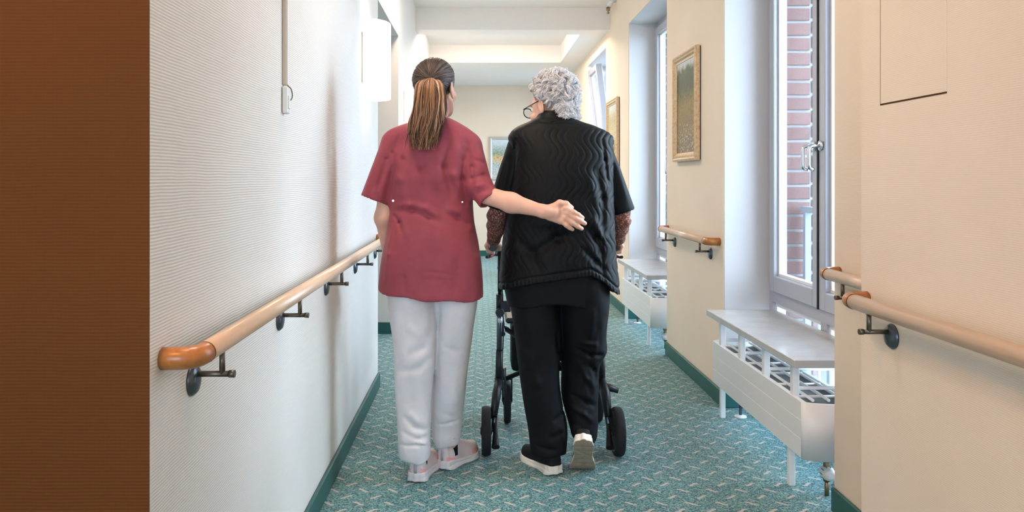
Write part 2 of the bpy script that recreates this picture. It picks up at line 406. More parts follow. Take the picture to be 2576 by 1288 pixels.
# ================================================================ handrails
RZ, RR = 0.868, 0.0205
def handrail(label, wallx, side, y0, y1, brackets, elbow0=True, elbow1=True, off=0.062):
    """side +1: rail stands off towards +x (left wall), -1: towards -x (right wall)"""
    t = thing('handrail', label, 'handrail', (wallx, (y0+y1)/2, RZ))
    rx = wallx+side*off
    e = 0.072
    ya, yb = y0+(e if elbow0 else 0), y1-(e if elbow1 else 0)
    made('rail', lambda bm: tube(bm, [(rx, ya, RZ), (rx, (ya+yb)/2, RZ), (rx, yb, RZ)], RR, 20), 'rail_wood', t)
    for on, yw, yr, d in ((elbow0, y0+RR, ya, 1), (elbow1, y1-RR, yb, -1)):
        if not on: continue
        pts = [(wallx+side*0.001, yw, RZ), (wallx+side*0.018, yw, RZ)]+arc((wallx+side*0.022, yw, RZ), (rx, yw, RZ), (rx, yw+d*0.045, RZ), 8)+[(rx, yr, RZ)]
        made('end_elbow', lambda bm: tube(bm, pts, RR+0.0006, 20), 'elbow_wood', t)
        made('joint_ring', lambda bm: tube(bm, [(rx, yr-0.001, RZ), (rx, yr+0.001, RZ)], RR+0.0009, 20), 'seam_dark', t)
    for y in brackets:
        b = made('bracket', lambda bm: (tube(bm, [(wallx, y, RZ-0.066), (wallx+side*(off+0.02), y, RZ-0.066)], 0.0062, 10),
                                        tube(bm, [(rx, y, RZ-0.068), (rx, y, RZ-0.015)], 0.0062, 10),
                                        lathe(bm, [(0.0078, -0.006), (0.0078, 0.006)], (wallx+side*(off+0.02), y, RZ-0.066), 'x', 10)), 'bronze', t)
        made('wall_rosette', lambda bm: lathe(bm, [(0.033, 0), (0.033, side*0.004), (0.026, side*0.011), (0.011, side*0.014)], (wallx, y, RZ-0.078), 'x', 24), 'grey_metal', b)
    return t
handrail('long wooden handrail along the left wall, brown rounded end toward the lens', XL, 1, 1.455, 4.56, [1.63+0.705*k for k in range(5)])
handrail('short wooden handrail below the gold framed landscape painting', XR, -1, 4.235, 5.43, [4.42, 5.23])
handrail('wooden handrail at the far pier behind the vest wearer', XR, -1, 6.95, 8.02, [7.13, 7.84])
handrail('short stub of wooden handrail beside the nearest window', XR, -1, 2.251, 2.86, [2.68], elbow0=False)
handrail('thick wooden handrail on the near right wall, running out of the frame', XN, -1, -0.9, 2.235, [2.08, 1.3, 0.5, -0.3])
handrail('wooden handrail on the far left wall past the side passage', XL2, 1, 7.1, 12.2, [7.4, 9.6, 11.9])

# ================================================================ radiators with stone window shelf
def radiator(i, dy):
    who = ['nearest', 'second', 'far'][i]
    t = thing('radiator', 'low white panel radiator on legs under the %s window' % who, 'radiator', (1.3, 3.5+dy, 0), 'radiators under the windows')
    xf, xb, y0, y1, z0, z1 = 1.198, 1.41, 2.965+dy, 4.085+dy, 0.16, 0.372
    hs = [z0, 0.232, 0.302, z1]
    for k in range(3):
        made('panel', lambda bm: box(bm, (xf, y0, hs[k]+0.0009), (xf+0.012, y1, hs[k+1]-0.0009), 0.0006), 'lacquer_white', t)
    made('backing', lambda bm: box(bm, (xf+0.0014, y0+0.001, z0+0.002), (xf+0.02, y1-0.001, z1-0.002)), 'lacquer_white', t)
    made('rear_panel', lambda bm: box(bm, (xb-0.014, y0, z0), (xb, y1, z1)), 'lacquer_white', t)
    made('convector_core', lambda bm: box(bm, (xf+0.02, y0+0.01, z0+0.006), (xb-0.014, y1-0.01, z1-0.055)), 'lacquer_white', t)
    for yy, sg in ((y0, -1), (y1, 1)):
        def cap(bm):
            n = 14; L = []
            for o in (0.0, 0.012):
                for z in (z0, z1):
                    L.append([bm.verts.new((xf+(xb-xf)*(1-math.cos(PI/2*k/n)) if k else xf, yy+sg*(0.052*math.sin(PI/2*k/n)**1.0-o*(0.0 if k == 0 else 1.0)), z)) for k in range(n+1)])
            for k in range(n):
                for a_, b_ in ((0, 1), (2, 3), (0, 2), (1, 3)):
                    f = bm.faces.new((L[a_][k], L[a_][k+1], L[b_][k+1], L[b_][k])); f.smooth = (a_, b_) in ((0, 1), (2, 3))
            bm.faces.new((L[0][n], L[1][n], L[3][n], L[2][n]))
            bmesh.ops.remove_doubles(bm, verts=bm.verts, dist=1e-5)
        made('end_cap', cap, 'lacquer_white', t)
    made('convector_tray', lambda bm: box(bm, (xf+0.02, y0+0.004, z1-0.04), (xb-0.014, y1-0.004, z1-0.025)), 'grille_grey', t)
    for y in (y0+0.16, y1-0.075):
        made('leg', lambda bm: box(bm, (1.212, y-0.012, 0.0), (1.236, y+0.012, z0+0.03), 0.002), 'lacquer_white', t)
        made('leg', lambda bm: box(bm, (1.39, y-0.012, 0.0), (1.41, y+0.012, z0+0.03), 0.002), 'lacquer_white', t)
    for y in (3.07, 3.38, 3.69, 3.985):
        p = made('shelf_post', lambda bm: box(bm, (1.203, y+dy-0.014, z1-0.01), (1.229, y+dy+0.014, 0.4985), 0.002), 'lacquer_white', t)
        made('cross_bar', lambda bm: (tube(bm, [(1.21, y+dy, z1+0.024), (1.515, y+dy, z1+0.024)], 0.0075, 8), tube(bm, [(1.218, y+dy, z1+0.03), (1.218, y+dy, z1+0.046)], 0.006, 8)), 'lacquer_white', p)
        made('wall_bracket', lambda bm: box(bm, (1.50, y+dy-0.008, z1+0.01), (1.524, y+dy+0.008, 0.4985)), 'lacquer_white', p)
    for x in (1.255, 1.315, 1.375):
        made('grille_rod', lambda bm: tube(bm, [(x, y0+0.03, z1-0.004), (x, y1-0.03, z1-0.004)], 0.006, 8), 'lacquer_white', t)
    for k in range(6):
        y = y0+0.1+k*(y1-y0-0.2)/5
        made('grille_rod', lambda bm: tube(bm, [(xf+0.02, y, z1-0.008), (xb-0.005, y, z1-0.008)], 0.006, 8), 'lacquer_white', t)
    v = made('valve', lambda bm: (tube(bm, [(1.318, 3.02+dy, 0.0), (1.318, 3.02+dy, 0.06)], 0.0085, 10), tube(bm, [(1.318, 3.02+dy, 0.055), (1.318, 3.02+dy, z0+0.01)], 0.013, 12),
                                  lathe(bm, [(0.016, 0.128), (0.019, 0.133), (0.019, 0.150), (0.016, 0.156)], (1.318, 3.02+dy, 0), 'z', 6)), 'brass', t)
    made('thermostat_head', lambda bm: lathe(bm, [(0.010, -0.038), (0.021, -0.032), (0.026, -0.01), (0.026, 0.012), (0.022, 0.024), (0.012, 0.03)], (1.318, 3.02+dy-0.004, 0.088), 'y', 20), 'plastic_white', v)
    def notch(bm):
        for k in range(10):
            a = 2*PI*k/10; box(bm, (1.318+0.0262*math.cos(a)-0.0012, 3.0+dy, 0.088+0.0262*math.sin(a)-0.0012), (1.318+0.0262*math.cos(a)+0.0012, 3.018+dy, 0.088+0.0262*math.sin(a)+0.0012))
    made('grip_notches', notch, 'grille_grey', v)
    q = made('return_pipe', lambda bm: tube(bm, [(1.318, 4.02+dy, 0.0), (1.318, 4.02+dy, z0+0.02)], 0.008, 10), 'grey_metal', t)
    made('pipe_rosette', lambda bm: lathe(bm, [(0.032, 0.0005), (0.030, 0.006), (0.012, 0.012)], (1.318, 4.02+dy, 0), 'z', 20), 'plastic_white', q)
    sh = boxes('window_shelf', [((1.170, 2.955+dy, 0.499), (1.524, 4.105+dy, 0.529))], 'shelf_stone', bev=0.0025)
    if i == 0: pass
    tag(sh, 'speckled pale stone shelf over the %s radiator' % who, 'shelf', 'stone shelves over the radiators')
for i, dy in enumerate((0.0, 2.625, 5.25)): radiator(i, dy)

# ================================================================ pictures
def _painting(key, stops, spot, zlo, zhi):
    t = NT(key, 0.45, 0.4)
    g = t.xyz(t.coord())
    h = t.math('DIVIDE', t.math('SUBTRACT', g[2], zlo), zhi-zlo)
    n = t.noise(11, 5, 0.65)
    f = t.math('ADD', h, t.math('MULTIPLY', t.math('SUBTRACT', n, 0.5), 0.28))
    c = t.ramp(f, stops)
    v = t.n('ShaderNodeTexVoronoi'); v.inputs['Scale'].default_value = 60; t.l(t.coord(), v.inputs['Vector'])
    near = t.math('MULTIPLY', t.math('LESS_THAN', v.outputs['Distance'], 0.34), t.math('LESS_THAN', t.math('ADD', h, t.math('MULTIPLY', t.noise(30), 0.35)), 0.48))
    c = t.mix(t.math('MULTIPLY', near, 0.75), c, spot)
    dk = t.math('MULTIPLY', t.math('GREATER_THAN', t.noise(55, 4, 0.7), 0.56), t.math('LESS_THAN', h, 0.8))
    t.col(t.mix(t.math('MULTIPLY', dk, 0.6), c, S(44, 42, 20))); t.bump(t.noise(90, 4), 0.4, 0.003)
    M[key] = t.m
_painting('painting_meadow', [(0.0, S(120, 100, 70)), (0.25, S(122, 98, 48)), (0.5, S(140, 112, 30)), (0.62, S(96, 92, 28)), (0.68, S(52, 66, 34)), (0.86, S(64, 80, 44)), (0.93, S(188, 196, 200))], S(206, 190, 160), 1.34, 1.96)
_painting('painting_pale', [(0.0, S(170, 150, 100)), (0.3, S(150, 124, 70)), (0.42, S(202, 192, 160)), (0.7, S(188, 176, 130)), (0.9, S(196, 204, 204))], S(222, 214, 196), 1.34, 1.96)
_painting('painting_flowers', [(0.0, S(196, 206, 210)), (0.3, S(176, 194, 196)), (0.5, S(214, 176, 120)), (0.62, S(140, 160, 140)), (0.9, S(204, 214, 220))], S(230, 190, 120), 1.22, 1.86)
def _gilt():
    t = NT('frame_gilt', 0.42, 0.5, 0.25)
    t.col(t.ramp(t.noise(70, 5, 0.7), [(0.30, S(186, 144, 94)), (0.5, S(212, 182, 144)), (0.68, S(222, 200, 168))])); M['frame_gilt'] = t.m
_gilt()
plain('frame_silver', S(196, 190, 182), 0.4, 0.5, 0.2)
plain('frame_back', S(30, 22, 16), 0.8)
def picture_x(label, y0, y1, z0, z1, paint, frame_mat):
    """picture hanging on the right wall"""
    t = thing('framed_painting', label, 'picture', (XR, (y0+y1)/2, z0))
    prof = [(0.0, 0.0), (0.0, 0.024), (0.012, 0.030), (0.020, 0.022), (0.032, 0.027), (0.040, 0.016), (0.052, 0.012), (0.052, 0.0)]   # inset, proud
    def fr(bm):
        rings = []
        for ins, pr in prof:
            rings.append([bm.verts.new((XR-0.006-pr, y, z)) for y, z in ((y0+ins, z0+ins), (y1-ins, z0+ins), (y1-ins, z1-ins), (y0+ins, z1-ins))])
        for A, B in zip(rings, rings[1:]+rings[:1]):
            for k in range(4): bm.faces.new((A[k], A[(k+1) % 4], B[(k+1) % 4], B[k]))
    made('frame', fr, frame_mat, t)
    made('canvas', lambda bm: box(bm, (XR-0.014, y0+0.05, z0+0.05), (XR-0.008, y1-0.05, z1-0.05)), paint, t)
    made('backing', lambda bm: box(bm, (XR-0.0085, y0+0.004, z0+0.004), (XR, y1-0.004, z1-0.004)), 'frame_back', t)
picture_x('gold framed landscape painting with yellow meadow and dark trees', 4.62, 5.17, 1.315, 1.985, 'painting_meadow', 'frame_gilt')
picture_x('pale landscape painting in a thin gold frame on the farther pier', 7.30, 7.88, 1.30, 1.965, 'painting_pale', 'frame_gilt')
pe = thing('framed_painting', 'small flower picture in a silver frame on the end wall', 'picture', (0.5, YE, 1.2))
def _fe(bm):
    x0, x1, z0, z1 = 0.152, 0.80, 1.19, 1.875
    rings = [[bm.verts.new((x, YE-0.004-pr, z)) for x, z in ((x0+i, z0+i), (x1-i, z0+i), (x1-i, z1-i), (x0+i, z1-i))] for i, pr in ((0, 0), (0, .02), (.02, .03), (.04, .02), (.05, .01), (.05, 0))]
    for A, B in zip(rings, rings[1:]+rings[:1]):
        for k in range(4): bm.faces.new((A[k], A[(k+1) % 4], B[(k+1) % 4], B[k]))
made('frame', _fe, 'frame_silver', pe)
made('canvas', lambda bm: box(bm, (0.2, YE-0.012, 1.235), (0.755, YE-0.004, 1.83)), 'painting_flowers', pe)
made('backing', lambda bm: box(bm, (0.156, YE-0.0045, 1.195), (0.796, YE, 1.87)), 'frame_back', pe)

# ================================================================ wall lamps: curved opal glass on a white plate
def sconce(label, wx, y, zc):
    t = thing('wall_lamp', label, 'lamp', (wx, y, zc), 'opal wall lamps on the left wall')
    h, w, d = 0.385, 0.30, 0.118
    boxes('back_plate', [((wx, y-0.10, zc-0.12), (wx+0.018, y+0.10, zc+0.13))], 'plastic_white', t, bev=0.003)
    def shade(bm):
        n = 20; th = 0.005
        L = []
        for o in (0, th):
            for z in (zc-h/2, zc+h/2):
                L.append([bm.verts.new((wx+0.012+(d-o)*math.sin(PI*k/n)**0.8, y-(w/2-o)*math.cos(PI*k/n), z)) for k in range(n+1)])
        for k in range(n):
            for a_, b_ in ((0, 1), (2, 3), (0, 2), (1, 3)):
                f = bm.faces.new((L[a_][k], L[a_][k+1], L[b_][k+1], L[b_][k])); f.smooth = a_ != b_-2
        for k in (0, n): bm.faces.new((L[0][k], L[1][k], L[3][k], L[2][k]))
    made('shade', shade, 'opal_glass', t)
    for z in (zc-0.13, zc+0.135):
        made('clip', lambda bm: box(bm, (wx+0.104, y+0.055, z-0.012), (wx+0.12, y+0.07, z+0.012), 0.002), 'steel', t)
    made('plate_edge', lambda bm: tube(bm, [(wx+0.004, y-0.148, zc+0.125), (wx+0.004, y-0.148, zc-0.125), (wx+0.012, y-0.14, zc-0.128)], 0.0022, 6), 'bronze', t)
    made('bulb', lambda bm: tube(bm, [(wx+0.06, y, zc-0.09), (wx+0.06, y, zc-0.06), (wx+0.06, y, zc+0.06), (wx+0.06, y, zc+0.09)], [0.006, 0.02, 0.02, 0.006], 12), 'lamp_sconce', t)
emis('lamp_sconce', (1.0, 0.86, 0.7, 1), 14.0)
sconce('glowing opal glass wall lamp on the left wall before the side passage', XL, 4.10, 1.81)
sconce('farther glowing opal wall lamp, partly hidden by the ponytail', XL2, 6.75, 1.81)

sconce('third opal wall lamp far down the left wall, behind the carer\'s head', XL2, 9.9, 1.81)  # unseen lamp added to warm the end area
# warm lamp of the near part, then unseen lamps added to brighten the corridor
def ceiling_lamp(label, x, y, z, r, mat):
    t = thing('ceiling_lamp', label, 'lamp', (x, y, z), 'round ceiling lamps')
    made('lamp_ring', lambda bm: lathe(bm, [(r+0.02, -0.03), (r+0.03, -0.02), (r+0.03, 0)], (x, y, z), 'z', 28), 'plastic_white', t)
    made('diffuser', lambda bm: lathe(bm, [(r*0.4, -0.065), (r*0.8, -0.055), (r, -0.035), (r, -0.028)], (x, y, z), 'z', 28), mat, t)
ceiling_lamp('round warm ceiling lamp over the near corner', -0.95, 0.25, ZC, 0.17, 'lamp_warm')
ceiling_lamp('unseen fill lamp added by the window nearest the lens', -0.36, 2.7, ZC, 0.17, 'lamp_fill')  # unseen, added as fill for the piers
ceiling_lamp('unseen fill lamp added before the first beam', -0.36, 5.6, ZC, 0.17, 'lamp_fill')
ceiling_lamp('unseen fill lamp added up in the far ceiling recess', 0.25, 8.75, ZC, 0.22, 'lamp_fill_far')  # unseen, added to brighten the end wall
def downlight(label, x, y, z, power, col, size=1.3):
    t = thing('downlight', label, 'lamp', (x, y, z))
    made('housing', lambda bm: lathe(bm, [(0.045, -0.06), (0.05, -0.05), (0.05, 0)], (x, y, z), 'z', 20), 'plastic_white', t)
    l = bpy.data.lights.new('downlight_bulb', 'SPOT'); l.energy = power; l.color = col; l.spot_size = size; l.spot_blend = 0.9; l.shadow_soft_size = 0.04
    o = bpy.data.objects.new('downlight_bulb', l); C.objects.link(o); o.location = (x, y, z-0.075); o.parent = t; o.matrix_parent_inverse = Matrix.Translation(t.location).inverted()
downlight('small ceiling downlight grazing the left wall', -0.40, 1.72, ZC, 26, (1.0, 0.74, 0.46))

# ================================================================ call cord trunking, handset, access panel, wall sensor
tr = thing('cable_trunking', 'narrow beige cable trunking running down the left wall', 'trunking', (XL, 2.385, 1.5))
made('channel', lambda bm: box(bm, (XL, 2.372, 1.483), (XL+0.012, 2.400, ZC), 0.002), 'plastic_beige', tr)
made('cover_ridge', lambda bm: box(bm, (XL+0.0115, 2.381, 1.485), (XL+0.0145, 2.391, ZC), 0.001), 'plastic_white', tr)
hs_ = thing('call_handset', 'small white nurse call handset hanging below the trunking', 'handset', (XL, 2.385, 1.395))
made('handset_body', lambda bm: (box(bm, (XL+0.001, 2.366, 1.398), (XL+0.017, 2.404, 1.478), 0.004, 2)), 'plastic_white', hs_)
made('call_button', lambda bm: box(bm, (XL+0.0165, 2.374, 1.412), (XL+0.0205, 2.392, 1.452), 0.0015), 'lacquer_white', hs_)
made('cord_hook', lambda bm: tube(bm, [(XL+0.012, 2.392, 1.483)]+arc((XL+0.02, 2.400, 1.475), (XL+0.026, 2.418, 1.45), (XL+0.018, 2.396, 1.438), 6), 0.0018, 6), 'bronze', hs_)
ap = thing('access_panel', 'papered access hatch with dark cracked seams on the near right wall', 'hatch', (XN, 1.99, 1.4))
made('hatch_door', lambda bm: box(bm, (XN-0.0022, 1.838, 1.404), (XN, 2.138, 2.2)), 'wallpaper_fine', ap)
made('seam', lambda bm: (box(bm, (XN-0.0012, 2.138, 1.400), (XN, 2.1425, 2.2)), box(bm, (XN-0.0012, 1.838, 1.400), (XN, 2.1425, 1.4035))), 'seam_dark', ap)
sn = thing('wall_sensor', 'small white sprinkler fitting high on the right wall by the ceiling beam', 'sprinkler', (1.18, 7.5, 2.84))
made('pipe', lambda bm: tube(bm, [(XR, 7.5, 2.90), (1.245, 7.5, 2.885), (1.215, 7.5, 2.83)], 0.022, 12), 'plastic_white', sn)
made('nozzle', lambda bm: lathe(bm, [(0.008, -0.05), (0.016, -0.045), (0.006, -0.03), (0.018, -0.02), (0.018, 0.01)], (1.21, 7.5, 2.815), 'z', 12), 'brass', sn)
# ================================================================ soft bodies: distance fields turned into meshes
def axis(lo, hi, h, fine=()):
    xs = [lo]
    while xs[-1] < hi:
        x = xs[-1]; s = h
        for a, b, hf in fine:
            if a-h <= x < b: s = min(s, hf)
        xs.append(x+s)
    return np.array(xs, np.float32)
class Field:
    def __init__(s, ax, ay, az):
        s.a = (ax, ay, az); s.F = np.full((len(ax), len(ay), len(az)), 1.0, np.float32)
    def reg(s, lo, hi):
        sl = []
        for ax, l, h in zip(s.a, lo, hi):
            i = max(int(np.searchsorted(ax, l))-1, 0); j = min(int(np.searchsorted(ax, h))+1, len(ax)); sl.append(slice(i, max(j, i)))
        sl = tuple(sl); X = s.a[0][sl[0]][:, None, None]; Y = s.a[1][sl[1]][None, :, None]; Z = s.a[2][sl[2]][None, None, :]
        return sl, X, Y, Z
    def put(s, sl, d, k):
        a = s.F[sl]
        if k > 0:
            h = np.clip(0.5+0.5*(a-d)/k, 0, 1); s.F[sl] = (a*(1-h)+d*h-k*h*(1-h)).astype(np.float32)
        else: s.F[sl] = np.minimum(a, d)
    def carve(s, sl, d, k=0.0):
        a = s.F[sl]
        if k > 0:
            h = np.clip(0.5-0.5*(a+d)/k, 0, 1); s.F[sl] = (a*(1-h)-d*h+k*h*(1-h)).astype(np.float32)
        else: s.F[sl] = np.maximum(a, -d)
    def cone(s, a, b, r1, r2, k=0.02, cut=False, squash=None):
        a, b = np.array(a, np.float32), np.array(b, np.float32); m = max(r1, r2)+k+0.03
        sl, X, Y, Z = s.reg(np.minimum(a, b)-m, np.maximum(a, b)+m)
        ba = b-a; L = float(ba@ba)+1e-9
        px, py, pz = X-a[0], Y-a[1], Z-a[2]
        t = np.clip((px*ba[0]+py*ba[1]+pz*ba[2])/L, 0, 1)
        dx, dy, dz = px-t*ba[0], py-t*ba[1], pz-t*ba[2]
        if squash is not None:      # (unit axis, factor): flatten the section along that axis
            n, f = squash; n = np.array(n, np.float32); q = dx*n[0]+dy*n[1]+dz*n[2]
            g = (1.0/f-1.0)*q; dx, dy, dz = dx+g*n[0], dy+g*n[1], dz+g*n[2]
        d = np.sqrt(dx*dx+dy*dy+dz*dz)-(r1+(r2-r1)*t)
        (s.carve if cut else s.put)(sl, d, k)
    def chain(s, pts, rs, k=0.02):
        for i in range(len(pts)-1): s.cone(pts[i], pts[i+1], rs[i], rs[i+1], k)
    def ell(s, c, r, k=0.02, R=None, cut=False, fn=None):
        c = np.array(c, np.float32); m = max(r)+k+0.03
        sl, X, Y, Z = s.reg(c-m, c+m)
        x, y, z = X-c[0], Y-c[1], Z-c[2]
        if R is not None: x, y, z = (x*R[0][0]+y*R[1][0]+z*R[2][0], x*R[0][1]+y*R[1][1]+z*R[2][1], x*R[0][2]+y*R[1][2]+z*R[2][2])
        k0 = np.sqrt((x/r[0])**2+(y/r[1])**2+(z/r[2])**2); k1 = np.sqrt((x/r[0]**2)**2+(y/r[1]**2)**2+(z/r[2]**2)**2)+1e-6
        d = k0*(k0-1)/k1
        if fn is not None: d = d+fn(X, Y, Z)
        (s.carve if cut else s.put)(sl, d, k)
    def stack(s, rows, k=0.0, n=2.0, fn=None, zlo=None, zhi=None, top=True):
        """rows (z, cx, cy, rx, ry): an upright body with these level sections"""
        rows = sorted(rows); z, cx, cy, rx, ry = [np.array(q, np.float64) for q in zip(*rows)]
        lo = (float((cx-rx).min())-0.05, float((cy-ry).min())-0.05, float(z[0])-0.05); hi = (float((cx+rx).max())+0.05, float((cy+ry).max())+0.05, float(z[-1])+0.05)
        sl, X, Y, Z = s.reg(lo, hi); zz = Z.ravel().astype(np.float64)
        def itp(v):
            v = smooth_interp(zz, z, v); return v.astype(np.float32)[None, None, :]
        CX, CY, RX, RY = itp(cx), itp(cy), np.maximum(itp(rx), 0.004), np.maximum(itp(ry), 0.004)
        q = (np.abs((X-CX)/RX)**n+np.abs((Y-CY)/RY)**n)**(1.0/n)
        d = (q-1)*np.minimum(RX, RY)
        if fn is not None: d = d+fn(X, Y, Z)
        zl = zlo(X, Y) if callable(zlo) else float(z[0]); d = np.maximum(d, zl-Z)
        d = np.maximum(d, Z-float(z[-1]))
        s.put(sl, d, k)
    def plane_cut(s, p, n, lo, hi):
        """drop what lies past the plane through p on the side n points to, within a box"""
        sl, X, Y, Z = s.reg(lo, hi); d = (X-p[0])*n[0]+(Y-p[1])*n[1]+(Z-p[2])*n[2]
        s.F[sl] = np.maximum(s.F[sl], d)
    def mesh(s, name, mat, parent=None, post=None, relax=1):
        F = s.F; neg = F < 0
        nx, ny, nz = F.shape
        cnt = np.zeros((nx-1, ny-1, nz-1), np.int8)
        for i in (0, 1):
            for j in (0, 1):
                for k in (0, 1): cnt += neg[i:nx-1+i, j:ny-1+j, k:nz-1+k]
        act = (cnt > 0) & (cnt < 8); idx = np.full(act.shape, -1, np.int32)
        I, J, K = np.nonzero(act); idx[I, J, K] = np.arange(len(I))
        P = np.zeros((len(I), 3)); N = np.zeros(len(I))
        cs = [(i, j, k) for i in (0, 1) for j in (0, 1) for k in (0, 1)]
        val = {c: F[I+c[0], J+c[1], K+c[2]].astype(np.float64) for c in cs}
        pos = {c: np.stack([s.a[0][I+c[0]], s.a[1][J+c[1]], s.a[2][K+c[2]]], 1).astype(np.float64) for c in cs}
        for a in cs:
            for b in cs:
                if sum(b)-sum(a) == 1 and sum(abs(p-q) for p, q in zip(a, b)) == 1:
                    va, vb = val[a], val[b]; m = (va < 0) != (vb < 0)
                    t = np.where(m, va/(va-vb+1e-12), 0)[:, None]
                    P += np.where(m[:, None], pos[a]*(1-t)+pos[b]*t, 0); N += m
        P /= N[:, None]
        quads = []
        for ax in range(3):
            A = [slice(None)]*3; B = [slice(None)]*3; A[ax] = slice(0, -1); B[ax] = slice(1, None)
            fl = neg[tuple(A)] != neg[tuple(B)]
            i, j, k = np.nonzero(fl); o = [(1, 2), (2, 0), (0, 1)][ax]
            c = np.stack([i, j, k], 1); ok = (c[:, o[0]] > 0) & (c[:, o[1]] > 0) & (c[:, o[0]] < act.shape[o[0]]) & (c[:, o[1]] < act.shape[o[1]])
            c = c[ok]; e1 = np.zeros(3, int); e2 = np.zeros(3, int); e1[o[0]] = 1; e2[o[1]] = 1
            g = lambda q: idx[q[:, 0], q[:, 1], q[:, 2]]
            Q = np.stack([g(c), g(c-e1), g(c-e1-e2), g(c-e2)], 1)
            inside = neg[c[:, 0], c[:, 1], c[:, 2]]; Q[~inside] = Q[~inside][:, ::-1]; quads.append(Q)
        Q = np.concatenate(quads); Q = Q[(Q >= 0).all(1)]
        for _ in range(relax):
            acc = np.zeros_like(P); n = np.zeros(len(P))
            for a in range(4):
                b = (a+1) % 4
                for u, v in ((Q[:, a], Q[:, b]), (Q[:, b], Q[:, a])):
                    for d in range(3): acc[:, d] += np.bincount(u, P[v, d], len(P))
                    n += np.bincount(u, minlength=len(P))
            P = P*0.5+0.5*acc/np.maximum(n, 1)[:, None]
        if post is not None:
            P = P+post(P, vnormals(P, Q))
        return raw_mesh(name, P, Q, mat, parent)
def smooth_interp(x, xp, fp):
    """monotone-ish cubic through the rows"""
    xp = np.asarray(xp); fp = np.asarray(fp)
    if len(xp) < 3: return np.interp(x, xp, fp)
    m = np.gradient(fp, xp); h = np.diff(xp); i = np.clip(np.searchsorted(xp, x)-1, 0, len(xp)-2)
    t = np.clip((x-xp[i])/h[i], 0, 1); a, b, c, d = fp[i], fp[i+1], m[i]*h[i], m[i+1]*h[i]
    return (2*t**3-3*t**2+1)*a+(t**3-2*t**2+t)*c+(-2*t**3+3*t**2)*b+(t**3-t**2)*d
def vnormals(P, Q):
    n = np.cross(P[Q[:, 2]]-P[Q[:, 0]], P[Q[:, 3]]-P[Q[:, 1]]); vn = np.zeros_like(P)
    for a in range(4):
        for d in range(3): vn[:, d] += np.bincount(Q[:, a], n[:, d], len(P))
    return vn/(np.linalg.norm(vn, axis=1)[:, None]+1e-12)
def raw_mesh(name, P, Q, mat, parent=None, smooth=True, base=None):
    me = bpy.data.meshes.new(name); k = Q.shape[1]
    me.vertices.add(len(P)); me.vertices.foreach_set('co', np.ascontiguousarray(P, np.float32).ravel())
    me.loops.add(Q.size); me.loops.foreach_set('vertex_index', np.ascontiguousarray(Q, np.int32).ravel())
    me.polygons.add(len(Q)); me.polygons.foreach_set('loop_start', np.arange(0, Q.size, k, dtype=np.int32)); me.polygons.foreach_set('loop_total', np.full(len(Q), k, np.int32))
    if smooth: me.polygons.foreach_set('use_smooth', np.ones(len(Q), bool))
    me.update(calc_edges=True); me.validate()
    return link(name, me, mat, parent)
def creases(lst, Y):
    """folds: (pixel polyline, width m, depth m); positive depth = valley"""
    segs = []
    for pl, w_, d_ in lst:
        q = [pt(a, b, Y) for a, b in pl]; n = len(q)-1
        L = [math.hypot(q[i+1][0]-q[i][0], q[i+1][2]-q[i][2]) for i in range(n)]; T = sum(L); s0 = 0
        for i in range(n): segs.append((q[i], q[i+1], w_, d_, s0/T, (s0+L[i])/T)); s0 += L[i]
    def fn(X, Yv, Z):
        out = 0.0
        for a, b, w_, d_, s0, s1 in segs:
            bx, bz = b[0]-a[0], b[2]-a[2]; L = bx*bx+bz*bz
            t = np.clip(((X-a[0])*bx+(Z-a[2])*bz)/L, 0, 1)
            d2 = (X-a[0]-t*bx)**2+(Z-a[2]-t*bz)**2; s = s0+(s1-s0)*t
            out = out+d_*np.exp(-d2/(w_*w_))*(1-np.abs(2*s-1)**4)
        return out
    return fn
def ripple(seed, amp, fx, fz, n=6, lean=0.4):
    r = random.Random(seed); W = [(r.uniform(.6, 1.5)*fx*r.choice((-1, 1)), r.uniform(.5, 1.5)*fz, r.uniform(-1, 1)*lean*fx, r.uniform(0, 6.28)) for _ in range(n)]
    def fn(X, Y, Z):
        o = 0.0
        for a, b, c, p in W: o = o+np.sin(X*a+Z*b+Y*c+p)
        return o*(amp/n**0.5)
    return fn
def strands(name, paths, radii, tones, mat, parent, ns=4):
    """tapered hair strands: paths (N,M,3), radii (N,M), tones (N)"""
    N, Mn, _ = paths.shape
    T = np.gradient(paths, axis=1); T /= np.linalg.norm(T, axis=2, keepdims=True)+1e-9
    ref = np.array([0.31, -0.93, 0.19]); A = np.cross(T, ref); A /= np.linalg.norm(A, axis=2, keepdims=True)+1e-9; B = np.cross(T, A)
    ang = np.arange(ns)*2*PI/ns
    P = paths[:, :, None, :]+radii[:, :, None, None]*(A[:, :, None, :]*np.cos(ang)[None, None, :, None]+B[:, :, None, :]*np.sin(ang)[None, None, :, None])
    base = (np.arange(N)[:, None, None]*Mn+np.arange(Mn-1)[None, :, None])*ns; k = np.arange(ns)[None, None, :]; k2 = (np.arange(ns)+1)[None, None, :] % ns
    Q = np.stack([base+k, base+k2, base+ns+k2, base+ns+k], -1).reshape(-1, 4)
    o = raw_mesh(name, P.reshape(-1, 3), Q, mat, parent)
    at = o.data.attributes.new('tone', 'FLOAT', 'POINT'); at.data.foreach_set('value', np.repeat(np.asarray(tones, np.float32), Mn*ns))
    return o
def hair_mat(key, stops, rough=0.45):
    t = NT(key, rough, 0.5); a = t.n('ShaderNodeAttribute', attribute_name='tone')
    t.col(t.ramp(a.outputs['Fac'], stops)); M[key] = t.m
def rotz(a): return np.array([[math.cos(a), -math.sin(a), 0], [math.sin(a), math.cos(a), 0], [0, 0, 1]])
def rotx(a): return np.array([[1, 0, 0], [0, math.cos(a), -math.sin(a)], [0, math.sin(a), math.cos(a)]])
